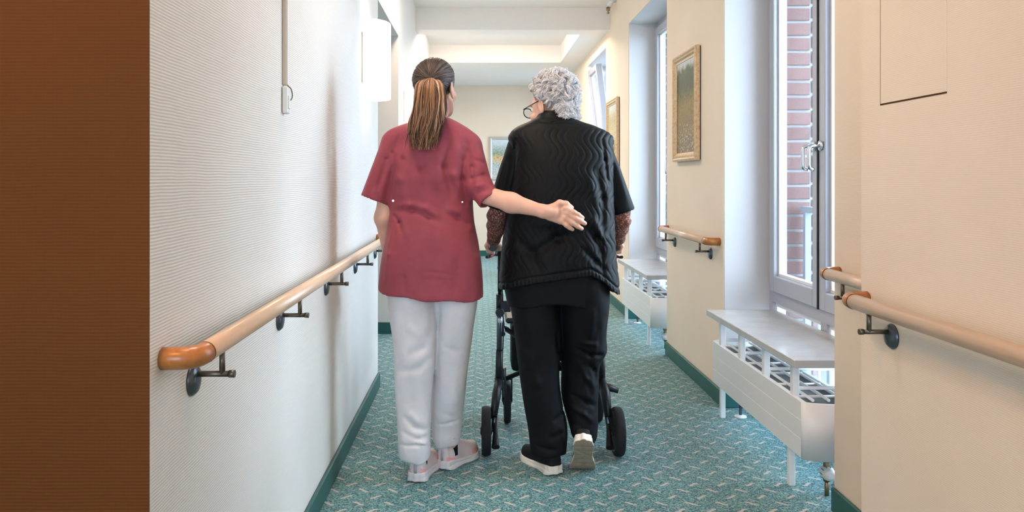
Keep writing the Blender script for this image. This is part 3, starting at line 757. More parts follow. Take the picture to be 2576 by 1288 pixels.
def roty(a): return np.array([[math.cos(a), 0, math.sin(a)], [0, 1, 0], [-math.sin(a), 0, math.cos(a)]])
def head(f, o, R, ear=1.0):
    """a head with brow, nose, lips, chin and ears about the point between the ears"""
    W = lambda x, y, z: np.array(o)+R@np.array((x, y, z))
    f.ell(W(0, -0.012, 0.034), (0.073, 0.093, 0.083), 0.02, R)
    f.ell(W(0, 0.03, -0.03), (0.058, 0.062, 0.075), 0.03, R)
    f.ell(W(0, 0.052, -0.075), (0.040, 0.040, 0.036), 0.03, R)
    f.ell(W(0, 0.078, -0.103), (0.017, 0.014, 0.014), 0.018, R)
    for sx in (-1, 1):
        f.ell(W(sx*0.030, 0.078, 0.028), (0.022, 0.012, 0.007), 0.014, R)
        f.ell(W(sx*0.040, 0.066, -0.028), (0.022, 0.018, 0.018), 0.02, R)
        f.ell(W(sx*0.031, 0.092, 0.008), (0.017, 0.013, 0.010), 0.010, R, cut=True)
        f.cone(W(sx*0.058, 0.015, -0.055), W(sx*0.024, 0.068, -0.098), 0.012, 0.012, 0.022)
        f.cone(W(sx*0.009, 0.098, -0.036), W(sx*0.006, 0.104, -0.034), 0.0075, 0.0075, 0.008)
        c = W(sx*0.0775, -0.010, -0.004); E = R@rotz(sx*0.45)@rotx(-0.15)
        f.ell(c, (0.0075*ear, 0.021*ear, 0.033*ear), 0.006, E)
        f.ell(W(sx*0.086, -0.012, 0.003), (0.006, 0.012*ear, 0.019*ear), 0.004, E, cut=True)
        f.ell(W(sx*0.0775, 0.000, -0.034*ear), (0.005, 0.008, 0.009), 0.006, R)
    f.cone(W(0, 0.090, 0.018), W(0, 0.113, -0.028), 0.0075, 0.0105, 0.014)
    f.ell(W(0, 0.092, -0.058), (0.021, 0.010, 0.006), 0.006, R); f.ell(W(0, 0.090, -0.070), (0.019, 0.010, 0.006), 0.006, R)
    f.cone(W(-0.018, 0.099, -0.064), W(0.018, 0.099, -0.064), 0.0018, 0.0018, 0.003, cut=True)
# ================================================================ clothing and skin
def _skin(key, c1, c2):
    t = NT(key, 0.5, 0.4); t.col(t.ramp(t.noise(28, 4), [(0.3, c1), (0.7, c2)]))
    t.b.inputs['Subsurface Weight'].default_value = 0.12; t.b.inputs['Subsurface Radius'].default_value = (0.012, 0.004, 0.002); t.b.inputs['Subsurface Scale'].default_value = 0.6
    t.bump(t.noise(240, 3), 0.12, 0.001); M[key] = t.m
_skin('skin_young', S(222, 172, 148), S(230, 184, 162)); _skin('skin_old', S(214, 164, 140), S(226, 182, 160))
def _cloth(key, c1, c2, rough, weave, strength, sheen=0.0, nscale=30, folds=0.0):
    t = NT(key, rough, 0.16 if 'black' in key or 'vest' in key else 0.3); x, y, z = t.xyz(t.coord())
    t.col(t.ramp(t.noise(nscale, 4), [(0.3, c1), (0.7, c2)]))
    a = t.math('MULTIPLY', t.math('SINE', t.math('MULTIPLY', t.math('ADD', x, y), 2*PI/weave)), t.math('SINE', t.math('MULTIPLY', z, 2*PI/weave)))
    fine = t.n('ShaderNodeBump'); fine.inputs['Strength'].default_value = strength; fine.inputs['Distance'].default_value = 0.002
    t.l(t.math('ADD', t.math('MULTIPLY', a, 0.4), t.noise(90, 3)), fine.inputs['Height'])
    if folds:
        wv = t.noise(7, 1, 0.4); mp = t.n('ShaderNodeMapping'); mp.inputs['Rotation'].default_value = (0, 0.5, 0); mp.inputs['Scale'].default_value = (7, 5, 3.2); t.l(t.coord(), mp.inputs[0])
        nz = t.n('ShaderNodeTexNoise'); nz.inputs['Scale'].default_value = 1.5; nz.inputs['Detail'].default_value = 1.0; nz.inputs['Distortion'].default_value = 0.8; t.l(mp.outputs[0], nz.inputs['Vector'])
        rid = nz.outputs['Fac']
        big = t.n('ShaderNodeBump'); big.inputs['Strength'].default_value = folds; big.inputs['Distance'].default_value = 0.03
        t.l(rid, big.inputs['Height']); t.l(fine.outputs[0], big.inputs['Normal']); t.l(big.outputs[0], t.b.inputs['Normal'])
    else: t.l(fine.outputs[0], t.b.inputs['Normal'])
    t.b.inputs['Sheen Weight'].default_value = sheen; M[key] = t.m
_cloth('tunic_cloth', S(150, 64, 76), S(158, 70, 82), 0.62, 0.0016, 0.14, 0.1, folds=0.30)
_cloth('trouser_cloth', S(222, 217, 219), S(229, 224, 226), 0.7, 0.0015, 0.12, folds=0.35)
_cloth('vest_cloth', S(11, 12, 14), S(14, 16, 17), 0.5, 0.0014, 0.18, 0.0)
_cloth('black_shirt', S(9, 13, 15), S(12, 16, 18), 0.6, 0.0014, 0.15, 0.0)
_cloth('black_trousers', S(12, 14, 17), S(16, 18, 22), 0.68, 0.0014, 0.2, 0.0, folds=0.6)
def _pattern():
    t = NT('patterned_blouse', 0.75, 0.2)
    v = t.n('ShaderNodeTexVoronoi', feature='DISTANCE_TO_EDGE'); v.inputs['Scale'].default_value = 105
    mp = t.n('ShaderNodeMapping'); mp.inputs['Scale'].default_value = (1, 1, 0.55); t.l(t.coord(), mp.inputs[0]); t.l(mp.outputs[0], v.inputs['Vector'])
    n = t.noise(60, 4)
    t.col(t.mix(t.math('LESS_THAN', v.outputs['Distance'], 0.12), t.ramp(n, [(0.35, S(132, 84, 72)), (0.65, S(184, 138, 120))]), S(104, 62, 54))); M['patterned_blouse'] = t.m
_pattern()
hair_mat('hair_brown', [(0.0, S(52, 32, 24)), (0.3, S(98, 62, 42)), (0.6, S(152, 104, 70)), (0.85, S(204, 156, 112)), (1.0, S(228, 188, 146))])
hair_mat('hair_brown_dark', [(0.0, S(44, 32, 28)), (0.6, S(78, 58, 48)), (1.0, S(112, 88, 74))])
hair_mat('hair_white', [(0.0, S(176, 168, 164)), (0.3, S(214, 208, 206)), (0.7, S(232, 228, 228)), (1.0, S(246, 244, 244))])
plain('shoe_knit', S(222, 206, 204), 0.75, 0.25, bump=0.3, bscale=420)
plain('shoe_pink', S(240, 172, 166), 0.7, 0.25, bump=0.3, bscale=420)
plain('shoe_sole', S(226, 220, 220), 0.6, 0.3, bump=0.1, bscale=120)
plain('shoe_tab', S(176, 170, 178), 0.5)
plain('shoe_black', S(20, 22, 24), 0.7, 0.3, bump=0.4, bscale=380)
plain('sole_cream', S(232, 226, 214), 0.6, 0.3)
plain('sole_worn', S(150, 138, 118), 0.8, 0.2, vary=0.12, nscale=40)
plain('sock_dark', S(30, 30, 34), 0.9, 0.1, bump=0.6, bscale=300)
plain('eye_white', S(236, 232, 228), 0.2)
plain('eye_dark', S(52, 40, 34), 0.2)
plain('spectacle_black', S(18, 18, 20), 0.25, 0.5)
plain('gold', S(214, 176, 120), 0.25, 0.5, 1.0)
# ================================================================ the carer: maroon tunic, pale trousers, ponytail
def rows_px(tab, Y, cy, ry):
    """(row, left, right) pixel rows at distance Y -> level sections; cy, ry are numbers or lists"""
    out = []
    for i, (py, a, b) in enumerate(tab):
        A, B = pt(a, py, Y), pt(b, py, Y)
        out.append((A[2], (A[0]+B[0])/2, cy[i] if isinstance(cy, (list, tuple)) else cy, (B[0]-A[0])/2, ry[i] if isinstance(ry, (list, tuple)) else ry))
    return out
def rebase(o, base):
    o.data.transform(Matrix.Translation(-Vector(base))); o.location = base
YP = 3.25
def carer():
    base = (-0.18, 3.24, 0.0)
    hx, hy, hz = pt(1096, 224, 3.265); HO = (hx, hy, hz); HR = rotz(math.radians(-24))@rotx(math.radians(4))
    hand_y = 3.105
    sh_r, el_r, wr_r = pt(1180, 376, 3.255), pt(1220, 490, 3.19), pt(1368, 532, 3.098)
    sh_l, el_l, wr_l = pt(992, 368, 3.26), pt(963, 548, 3.25), pt(985, 672, 3.36)
    f = Field(axis(-0.46, 0.45, 0.006, [(hx-0.1, hx+0.1, 0.004), (0.23, 0.45, 0.0022)]), axis(2.99, 3.48, 0.006, [(hand_y-0.03, hand_y+0.035, 0.0025)]),
              axis(0.03, 1.72, 0.006, [(0.985, 1.165, 0.0024), (hz-0.13, hz+0.06, 0.004)]))
    head(f, HO, HR, 1.05)
    f.cone(pt(1096, 262, 3.262), pt(1090, 315, 3.255), 0.049, 0.055, 0.03)
    cxm = -0.188
    f.ell((cxm, 3.262, 1.27), (0.150, 0.085, 0.16), 0.03); f.ell((cxm, 3.262, 1.08), (0.115, 0.08, 0.18), 0.03); f.ell((cxm, 3.26, 0.86), (0.15, 0.092, 0.14), 0.03)
    f.cone(sh_l, sh_r, 0.034, 0.034, 0.04)
    for hip, knee, ank, toe in ((((-0.26), 3.25, 0.84), (-0.262, 3.23, 0.46), (-0.252, 3.195, 0.10), (-0.255, 3.30, 0.045)), ((-0.12, 3.27, 0.84), (-0.118, 3.30, 0.46), (-0.132, 3.335, 0.10), (-0.105, 3.43, 0.045))):
        f.chain([hip, knee, ank], [0.075, 0.05, 0.034], 0.03); f.cone(ank, toe, 0.034, 0.026, 0.02)
    f.chain([sh_l, el_l, wr_l], [0.036, 0.033, 0.024], 0.02)
    # left hand, hanging relaxed in front of the thigh
    wl = np.array(wr_l); f.ell(wl+(0.004, 0.022, -0.045), (0.016, 0.034, 0.045), 0.015)
    for i, (dy, L) in enumerate(((0.048, 0.062), (0.03, 0.072), (0.012, 0.067), (-0.004, 0.052))):
        b0 = wl+(0.004, dy, -0.08); f.chain([b0, b0+(0.004, 0.004, -L*0.55), b0+(0.014, 0.002, -L)], [0.0085, 0.008, 0.0065], 0.005)
    f.chain([wl+(0.012, 0.04, -0.02), wl+(0.022, 0.06, -0.05), wl+(0.026, 0.06, -0.075)], [0.011, 0.009, 0.007], 0.008)
    # right arm around the other's back
    f.chain([sh_r, el_r], [0.026, 0.026], 0.015)
    mid = tuple(np.array(el_r)*0.55+np.array(wr_r)*0.45+(0, -0.004, -0.002))
    f.chain([el_r, mid, wr_r], [0.036, 0.0385, 0.0235], 0.02)
    f.cone(wr_r, pt(1392, 535, hand_y-0.004), 0.0235, 0.024, 0.02)
    # hand: palm, four fingers fanned, thumb along the upper edge
    H_ = lambda x, y, dy=0.0: np.array(pt(x, y, hand_y+dy))
    f.cone(H_(1386, 527), H_(1424, 531), 0.018, 0.016, 0.014, squash=((0, 1, 0), 0.72)); f.cone(H_(1386, 540), H_(1420, 547), 0.018, 0.016, 0.014, squash=((0, 1, 0), 0.72))
    f.cone(H_(1384, 545), H_(1410, 556), 0.014, 0.014, 0.014, squash=((0, 1, 0), 0.8))
    fing = [((1423, 525), (1443, 534), (1455, 541), (1465, 548), 0.0108), ((1425, 536), (1447, 549), (1460, 556), (1471, 562), 0.0110),
            ((1421, 547), (1441, 561), (1453, 569), (1463, 575), 0.0105), ((1411, 556), (1425, 567), (1433, 573), (1440, 577), 0.0094)]
    for a, b, c, d, r in fing:
        f.chain([H_(*a, -0.004), H_(*b, -0.009), H_(*c, -0.003), H_(*d, 0.006)], [r, r*0.98, r*0.92, r*0.8], 0.004)
        f.ell(H_(*a, -0.010), (0.010, 0.006, 0.008), 0.008)
    f.chain([H_(1392, 520, 0.002), H_(1408, 511, 0.0), H_(1424, 513, 0.002), H_(1438, 522, 0.008)], [0.014, 0.0125, 0.0108, 0.0088], 0.010)
    body = f.mesh('person', 'skin_young', None, relax=1)
    tag(body, 'person with brown ponytail in maroon tunic and pale trousers, hand on the other\'s back', 'person')
    rebase(body, base)
    for i, (x, y) in enumerate(((1463, 547), (1469, 561), (1461, 574.5), (1438.5, 576.5))): pass
    # ---- tunic
    tab = [(296, 1062, 1128), (302, 1046, 1140), (312, 1018, 1160), (324, 988, 1182), (338, 975, 1197), (356, 973, 1202), (385, 976, 1192), (430, 980, 1186), (480, 981, 1187), (520, 980, 1189),
           (560, 975, 1194), (600, 968, 1204), (650, 960, 1211), (700, 955, 1215), (752, 950, 1217)]
    ry = [0.05, 0.06, 0.07, 0.078, 0.085, 0.095, 0.108, 0.118, 0.115, 0.112, 0.120, 0.13, 0.137, 0.14, 0.143]
    cy = [3.255]*5+[3.258]*4+[3.258, 3.256, 3.252, 3.25, 3.25, 3.25]
    rows = rows_px(tab, YP, cy, ry)
    cr = creases([([(1003, 332), (984, 385), (979, 505)], 0.007, 0.010), ([(1186, 340), (1167, 400), (1163, 450), (1174, 522)], 0.012, 0.008),
                  ([(984, 534), (1012, 527), (1040, 529), (1085, 549), (1118, 568)], 0.013, 0.0065), ([(990, 522), (1030, 516), (1070, 524), (1110, 546)], 0.014, -0.006),
                  ([(1116, 534), (1150, 550), (1184, 572)], 0.013, 0.006), ([(1120, 522), (1160, 538)], 0.012, -0.005),
                  ([(985, 540), (1002, 560), (1009, 590)], 0.007, 0.008), ([(1014, 556), (1024, 600)], 0.012, -0.004), ([(1132, 350), (1118, 420), (1140, 505)], 0.016, 0.010), ([(1150, 360), (1142, 440), (1155, 500)], 0.016, -0.008),
                  ([(1035, 350), (1062, 425), (1090, 505)], 0.018, 0.008), ([(1010, 360), (1005, 450), (1012, 510)], 0.018, -0.007), ([(1000, 345), (1010, 400), (1000, 470)], 0.010, 0.006), ([(1100, 380), (1098, 480)], 0.02, -0.005),
                  ([(1020, 690), (1020, 740)], 0.010, 0.005), ([(1150, 650), (1150, 745)], 0.02, 0.005), ([(1095, 600), (1088, 740)], 0.035, 0.006), ([(1060, 680), (1150, 692)], 0.006, 0.002),
                  ([(1060, 700), (1160, 704)], 0.005, 0.002), ([(1172, 350), (1178, 380), (1172, 405)], 0.007, 0.006), ([(985, 560), (975, 640), (968, 720)], 0.010, -0.005), ([(1186, 580), (1200, 650)], 0.012, 0.005)], YP-0.11)
    rp = ripple(3, 0.0022, 26, 14, 7)
    g = Field(axis(-0.53, 0.10, 0.0048), axis(3.06, 3.42, 0.0055), axis(0.69, 1.47, 0.0048))
    zl, zr = pt(0, 727, YP-0.02)[2], pt(0, 747, YP-0.02)[2]; xl, xr = rows[0][1], 0
    hem = lambda X, Y: zl+(zr-zl)*np.clip((X+0.412)/0.43, 0, 1)+0.004*np.sin(X*38)+(Y-3.25)*0.12
    g.stack(rows, 0, 2.25, lambda X, Y, Z: cr(X, Y, Z)*(Y < 3.27)+rp(X, Y, Z), zlo=hem)
    # sleeves: cone, cut square at the hem, hollow at the end
    def sleeve(a, b, r1, r2, sq, rip, bend=None):
        a, b = np.array(a), np.array(b); a0 = a; q = Field(*g.a)
        if bend is not None: q.cone(a, bend, r1, (r1+r2)/2, 0.0); a = np.array(bend)
        d = (b-a)/np.linalg.norm(b-a); e = b+d*0.08
        q.cone(a, e, r1 if bend is None else (r1+r2)/2, r2+(0 if bend is not None else (r2-r1)*0.3), 0.012 if bend is not None else 0.0)
        a = a0
        sl, X, Y, Z = q.reg(np.minimum(a, b)-0.15, np.maximum(a, b)+0.15)
        q.F[sl] = q.F[sl]+rip(X, Y, Z); q.plane_cut(b, d, (-9, -9, -9), (9, 9, 9))
        c = Field(*g.a); c.cone(b-d*0.02, e, r2-0.009, r2-0.004, 0.0)
        q.F = np.maximum(q.F, -c.F)
        h = np.clip(0.5+0.5*(g.F-q.F)/0.026, 0, 1); g.F[:] = g.F*(1-h)+q.F*h-0.026*h*(1-h)
    rs = creases([([(1178, 372), (1188, 420), (1190, 470)], 0.008, 0.006), ([(1205, 380), (1210, 430)], 0.010, -0.005), ([(1180, 452), (1215, 440), (1232, 452)], 0.008, 0.007), ([(1190, 470), (1225, 462)], 0.008, -0.006), ([(1196, 488), (1236, 474)], 0.007, 0.006), ([(1190, 400), (1222, 412)], 0.008, 0.005)], YP-0.05)
    ls = creases([([(995, 345), (975, 400), (950, 480)], 0.010, 0.007), ([(968, 360), (940, 470)], 0.010, -0.005), ([(985, 420), (970, 505)], 0.008, 0.006)], YP-0.05)
    sleeve(pt(993, 366, 3.256), pt(943, 504, 3.25), 0.057, 0.0605, ((0, 1, 0), 1.0), ls)
    sleeve(pt(1180, 374, 3.25), pt(1232, 505, 3.178), 0.055, 0.046, ((0, 1, 0), 1.0), rs, bend=pt(1207, 468, 3.21))
    c = Field(*g.a); c.stack([(r[0]-0.004, r[1], r[2], r[3]-0.022, r[4]-0.022) for r in rows if r[0] < 0.86], 0, 2.25); sl, X, Y, Z = c.reg((-9, -9, -9), (9, 9, 0.765)); g.F[sl] = np.maximum(g.F[sl], -c.F[sl])
    tun = g.mesh('tunic', 'tunic_cloth', body, relax=2)
    made('snap_button', lambda bm: [lathe(bm, [(0.0045, -0.002), (0.0045, 0.0), (0.002, 0.0008)], (pt(987, 505, 3.14)[0], 3.168, pt(987, 505, 3.17)[2]), 'y', 12)], 'steel', tun)
    made('snap_button', lambda bm: [lathe(bm, [(0.003, -0.002), (0.003, 0.0), (0.002, 0.0008)], (pt(1163, 508, 3.16)[0], 3.165, pt(1163, 508, 3.17)[2]), 'y', 12)], 'steel', tun)
    # ---- trousers
    L = rows_px([(690, 976, 1092), (735, 974, 1096), (800, 979, 1099), (850, 985, 1097), (950, 993, 1091), (1050, 998, 1084), (1100, 1001, 1082), (1128, 1003, 1084), (1152, 1007, 1083)], 3.215,
                [3.25, 3.248, 3.24, 3.234, 3.225, 3.215, 3.205, 3.20, 3.195], [0.10, 0.11, 0.108, 0.10, 0.088, 0.078, 0.075, 0.074, 0.068])
    Rr = rows_px([(690, 1090, 1198), (745, 1090, 1200), (800, 1097, 1195), (850, 1097, 1189), (950, 1089, 1174), (1050, 1084, 1164), (1090, 1086, 1160), (1105, 1086, 1158), (1124, 1090, 1155)], 3.29,
                 [3.26, 3.26, 3.27, 3.28, 3.30, 3.325, 3.335, 3.335, 3.335], [0.10, 0.11, 0.108, 0.10, 0.088, 0.078, 0.074, 0.074, 0.066])
    tc = creases([([(1085, 830), (1060, 880), (1020, 900)], 0.016, 0.006), ([(1010, 1050), (1045, 1080), (1080, 1090)], 0.010, 0.006), ([(1030, 1040), (1050, 1070)], 0.010, -0.006), ([(1005, 1088), (1050, 1108), (1080, 1104)], 0.008, 0.005),
                  ([(1000, 1126), (1045, 1122), (1082, 1128)], 0.005, 0.006), ([(1050, 1112), (1078, 1128)], 0.006, -0.006), ([(1090, 1098), (1130, 1090), (1158, 1086)], 0.006, 0.007), ([(1110, 1060), (1150, 1080)], 0.010, 0.005),
                  ([(1140, 960), (1150, 1040)], 0.012, -0.005), ([(1100, 760), (1104, 800), (1098, 850)], 0.006, 0.008), ([(1000, 940), (1050, 930), (1090, 900)], 0.014, 0.005), ([(1110, 880), (1160, 900)], 0.014, 0.005), ([(1020, 820), (1060, 850)], 0.016, -0.004)], 3.12)
    r2 = ripple(11, 0.0022, 20, 16, 7)
    t = Field(axis(-0.44, 0.03, 0.005), axis(3.06, 3.46, 0.006), axis(0.05, 0.86, 0.005))
    fn = lambda X, Y, Z: tc(X, Y, Z)+r2(X, Y, Z)
    t.stack(L, 0, 2.1, fn, zlo=lambda X, Y: 0.088+0.006*np.sin(X*60)+(Y-3.2)*0.15); t.stack(Rr, 0.012, 2.1, fn, zlo=lambda X, Y: 0.10+0.006*np.sin(X*55+2)+(Y-3.33)*0.15)
    for rr in (L, Rr):
        c = Field(*t.a); c.stack([(r[0]-0.002, r[1], r[2], r[3]-0.010, r[4]-0.010) for r in rr[-4:]], 0, 2.1); sl, X, Y, Z = c.reg((-9, -9, -9), (9, 9, 0.135)); t.F[sl] = np.maximum(t.F[sl], -c.F[sl])
    t.mesh('trousers', 'trouser_cloth', body, relax=2)
    # ---- hair: a tight cap drawn to the tie, then the ponytail
    W = lambda p: np.array(HO)+np.asarray(p)@HR.T
    hc = Field(axis(hx-0.13, hx+0.13, 0.004), axis(hy-0.15, hy+0.15, 0.004), axis(hz-0.13, hz+0.15, 0.004))
    hc.ell(W((0, -0.014, 0.036)), (0.0805, 0.101, 0.0895), 0, HR, fn=ripple(21, 0.0010, 130, 60, 5, 1.0))
    n = HR@np.array((0, 0.74, -0.67)); hc.plane_cut(W((0, 0.024, -0.004)), n, (-9, -9, -9), (9, 9, 9))
    hair = hc.mesh('hair', 'hair_brown_dark', body, relax=1)
    at = hair.data.attributes.new('tone', 'FLOAT', 'POINT'); at.data.foreach_set('value', np.full(len(hair.data.vertices), 0.12, np.float32))
    rg = np.random.RandomState(5); N = 900; Mn = 14
    tie = np.array(pt(1083, 198, 3.157)); tl = HR.T@(tie-np.array(HO)); cc = np.array((0, -0.014, 0.036)); td = (tl-cc)/np.linalg.norm(tl-cc)
    th = rg.uniform(-PI, PI, N); hl = []
    for a in th:      # hairline: forehead high, nape low
        yy, xx = math.cos(a), math.sin(a)
        d = np.array((xx, yy*1.0, 0.75*yy-0.10+0.10*abs(xx))); hl.append(d/np.linalg.norm(d))
    hl = np.array(hl); s = np.linspace(0, 1, Mn)[None, :, None]
    jit = hl+rg.normal(0, 0.05, hl.shape); jit /= np.linalg.norm(jit, axis=1)[:, None]
    tdj = td[None]+rg.normal(0, 0.03, hl.shape)
    d = jit[:, None, :]*(1-s)+tdj[:, None, :]*s; d /= np.linalg.norm(d, axis=2, keepdims=True)
    rad = 1.0/np.sqrt((d[..., 0]/0.0815)**2+(d[..., 1]/0.102)**2+(d[..., 2]/0.0905)**2)
    rad = rad+rg.uniform(-0.001, 0.0022, N)[:, None]+0.001*np.sin(s[..., 0]*9+rg.uniform(0, 6, N)[:, None])
    paths = W(cc+d*rad[..., None])
    strands('hair_strands', paths, np.full((N, Mn), 0.0011)*rg.uniform(.7, 1.5, N)[:, None], rg.uniform(0, 1, N)**1.6, 'hair_brown_dark', hair)
    made('hair_tie', lambda bm: tube(bm, [tie+np.array((0.017*math.cos(a), 0.004*math.sin(2*a), 0.012*math.sin(a))) for a in np.linspace(0, 2*PI, 17)], 0.004, 6, cap=False), 'hair_brown_dark', hair)
    N = 1300; Mn = 22
    ys = np.array([196, 202, 212, 240, 280, 310, 340, 368.]); cs = np.array([1083, 1082, 1081, 1081, 1079, 1073, 1066, 1062.]); hw = np.array([9, 26, 35, 40, 41, 40, 36, 24.])
    a = rg.uniform(-1, 1, N)*0.985; b = rg.uniform(-1, 1, N); tend = np.clip(rg.normal(0.86, 0.14, N), 0.4, 1.04)
    tt = np.linspace(0, 1, Mn)[None, :]*tend[:, None]; py = 196+174*tt
    c_, h_ = np.interp(py, ys, cs), np.interp(py, ys, hw)
    clump = np.round(a*7)/7; ca = a[:, None]+(clump-a)[:, None]*0.55*np.clip(tt*1.6-0.2, 0, 1)
    px = c_+h_*ca+3.4*np.sin(tt*6+rg.uniform(0, 6.3, N)[:, None])*tt+2.2*np.sin(tt*11+clump[:, None]*9+rg.uniform(0, 1.2, N)[:, None])*np.clip(tt*1.5, 0, 1)+rg.normal(0, 0.8, N)[:, None]*tt*4+rg.normal(0, 7, N)[:, None]*np.clip(tt-0.45, 0, 1)**1.5*2
    yd = np.interp(py, [196, 206, 225, 270, 320, 368], [3.150, 3.142, 3.130, 3.115, 3.112, 3.122]); thk = np.interp(py, [196, 215, 260, 368], [0.008, 0.022, 0.026, 0.016])
    Yp = yd+thk*b[:, None]*np.sqrt(np.maximum(0.05, 1-ca**2))+0.02*ca**2
    paths = np.stack([(px-VX)*Yp/FPX, Yp, CH-(py-HY)*Yp/FPX], 2)
    rr = np.interp(np.linspace(0, 1, Mn), [0, 0.1, 0.8, 1], [0.0010, 0.0012, 0.0010, 0.0003])[None, :]*rg.uniform(.7, 1.4, N)[:, None]
    tone = np.clip(0.45+0.22*np.sin(clump*23)+rg.normal(0, 0.22, N)-0.25*(b > 0.2), 0, 1)
    strands('ponytail', paths, rr, tone, 'hair_brown', hair)
    made('hair_clip', lambda bm: (tube(bm, [pt(1046, 205, 3.2), pt(1050, 192, 3.19)], 0.005, 8), tube(bm, [pt(1056, 163, 3.22), pt(1068, 155, 3.21)], 0.004, 8)), 'eye_dark', hair)
    e = W((0.0785, 0.004, -0.043))
    made('earring', lambda bm: tube(bm, [e+np.array((0.001, 0.0075*math.cos(q), 0.0075*math.sin(q)-0.006)) for q in np.linspace(0, 2*PI, 17)], 0.0009, 6, cap=False), 'gold', body)
    for sx in (-1, 1):
        c = W((sx*0.031, 0.077, 0.008)); ey = made('eye', lambda bm: lathe(bm, [(0.011*math.sin(q), -0.011*math.cos(q)) for q in np.linspace(0.05, PI-0.05, 9)], c, 'z', 16), 'eye_white', body)
        c2 = W((sx*0.031, 0.0875, 0.008)); made('iris', lambda bm: lathe(bm, [(0.0055*math.sin(q), -0.0055*math.cos(q)) for q in np.linspace(0.05, PI-0.05, 7)], c2, 'z', 12), 'eye_dark', ey)
    return body
# ---- shoes, built pointing along +y from the heel and then set down
def shoe(name, parent, mats, L, Mx, tread=False, tab=True, wave=True, bend=None):
    up_m, sole_m, patch_m = mats
    yk = np.array([-0.004, 0.0, 0.02, 0.06, 0.11, 0.17, 0.21, 0.24, 0.258, 0.264])*L/0.262
    wk = np.array([0.004, 0.018, 0.0325, 0.033, 0.033, 0.045, 0.044, 0.034, 0.018, 0.004]); ck = np.array([0, 0, 0, 0.001, 0.002, 0.002, 0.0, -0.003, -0.006, -0.006])
    hk = np.array([0.03, 0.062, 0.080, 0.082, 0.080, 0.058, 0.045, 0.038, 0.030, 0.02])
    A = lambda: Field(axis(-0.06, 0.06, 0.0028), axis(-0.02, L+0.02, 0.0035), axis(-0.01, 0.11, 0.0028))
    def put(o):
        if bend:
            y0, an = bend
            for v_ in o.data.vertices:
                y, z = v_.co.y-y0, v_.co.z
                if y > 0:
                    q_ = an*min(y/0.04, 1.0); v_.co.y = y0+y*math.cos(q_)-z*math.sin(q_); v_.co.z = y*math.sin(q_)+z*math.cos(q_)
        o.data.transform(Matrix(Mx)); return o
    f = A(); sl, X, Y, Z = f.reg((-9, -9, -9), (9, 9, 9)); yy = Y.ravel()
    iv = lambda v: smooth_interp(yy, yk, v).astype(np.float32)[None, :, None]
    Wd, Cx, Hh = np.maximum(iv(wk), 0.002), iv(ck), iv(hk)
    z0 = 0.022
    d = ((np.abs((X-Cx)/np.maximum(Wd-0.002, 0.002))**2.3+np.abs((Z-z0)/Hh)**2.3)**(1/2.3)-1)*np.minimum(Wd, Hh)*0.8
    d = np.maximum(np.maximum(d, 0.014-Z), np.maximum(-Y-0.001, Y-L-0.001))
    f.put(sl, d, 0)
    f.cone((0, 0.068, 0.075), (0, 0.066, 0.14), 0.022, 0.026, 0.004, cut=True)
    u = f.mesh('shoe' if parent else name, up_m, parent, relax=1)
    if tab:
        u.data.materials.append(M[patch_m[1]])
        for p in u.data.polygons:
            x, y, z = p.center
            heel = 0.002 < y < 0.055 and 0.026 < z < 0.058-0.35*y and abs(x) > 0.012
            toe = 0.165 < y < 0.222 and x > 0.026 and z < 0.046
            if heel or toe: p.material_index = 1
    put(u)
    g = A(); th = 0.026+0.014*np.exp(-((Y-0.01)/0.06)**2)
    flare = 1.0+0.10*np.clip((0.03-Z)/0.03, 0, 1)
    d = np.maximum(np.abs(X-Cx)-(Wd+0.0025)*flare, Z-th); d = np.maximum(d, np.maximum(-Y-0.008, Y-L-0.004))
    rock = 0.016*np.clip((Y-0.19)/0.07, 0, 1)**2+0.006*np.clip((0.03-Y)/0.03, 0, 1)**2
    d = np.maximum(d, rock-Z)
    if wave: d = d+0.0022*np.exp(-((Z-0.018-0.004*np.sin(Y*40))/0.003)**2)
    g.put(sl, d, 0)
    if tread:
        for y in np.arange(0.03, L-0.02, 0.027): g.cone((-0.07, y, rock.ravel().min()-0.001), (0.07, y+0.004, -0.001), 0.0028, 0.0028, 0, cut=True)
        for y in np.arange(0.03, L-0.03, 0.054): g.cone((0.012, y, -0.001), (-0.006, y+0.027, -0.001), 0.0028, 0.0028, 0, cut=True)
        g.cone((-0.03, 0.055, -0.001), (0.012, 0.083, -0.001), 0.0035, 0.0035, 0, cut=True)
    so = put(g.mesh('sole', sole_m, u, relax=1))
    if tread:
        me = so.data; me.materials.append(M['sole_worn']); Mi = Matrix(Mx).to_3x3(); dn = -(Mi @ Vector((0, 0, 1))).normalized()
        for p in me.polygons:
            if p.normal.dot(dn) > 0.55: p.material_index = 1
    if tab:
        put(made('heel_tab', lambda bm: tube(bm, [(0, -0.0035, 0.040), (0, -0.0035, 0.062), (0, 0.0, 0.078), (0, 0.006, 0.090), (0, 0.014, 0.090)], [0.006, 0.0065, 0.0065, 0.006, 0.005], 8, flat=0.35), patch_m[0], u))
    return u
def place(x, y, z, yaw, pitch=0.0, roll=0.0):
    return Matrix.Translation((x, y, z)) @ Matrix.Rotation(yaw, 4, 'Z') @ Matrix.Rotation(pitch, 4, 'X') @ Matrix.Rotation(roll, 4, 'Y')
CARER = carer()
SM = ('shoe_knit', 'shoe_sole', ('shoe_tab', 'shoe_pink'))
hl_ = pt(1045, 1206, 3.14); shoe('shoe', CARER, SM, 0.255, place(hl_[0], 3.145, 0.0, math.radians(-12)))
hr_ = pt(1116, 1170, 3.30); shoe('shoe', CARER, SM, 0.255, place(hr_[0]-0.005, 3.285, 0.0, math.radians(-32)))
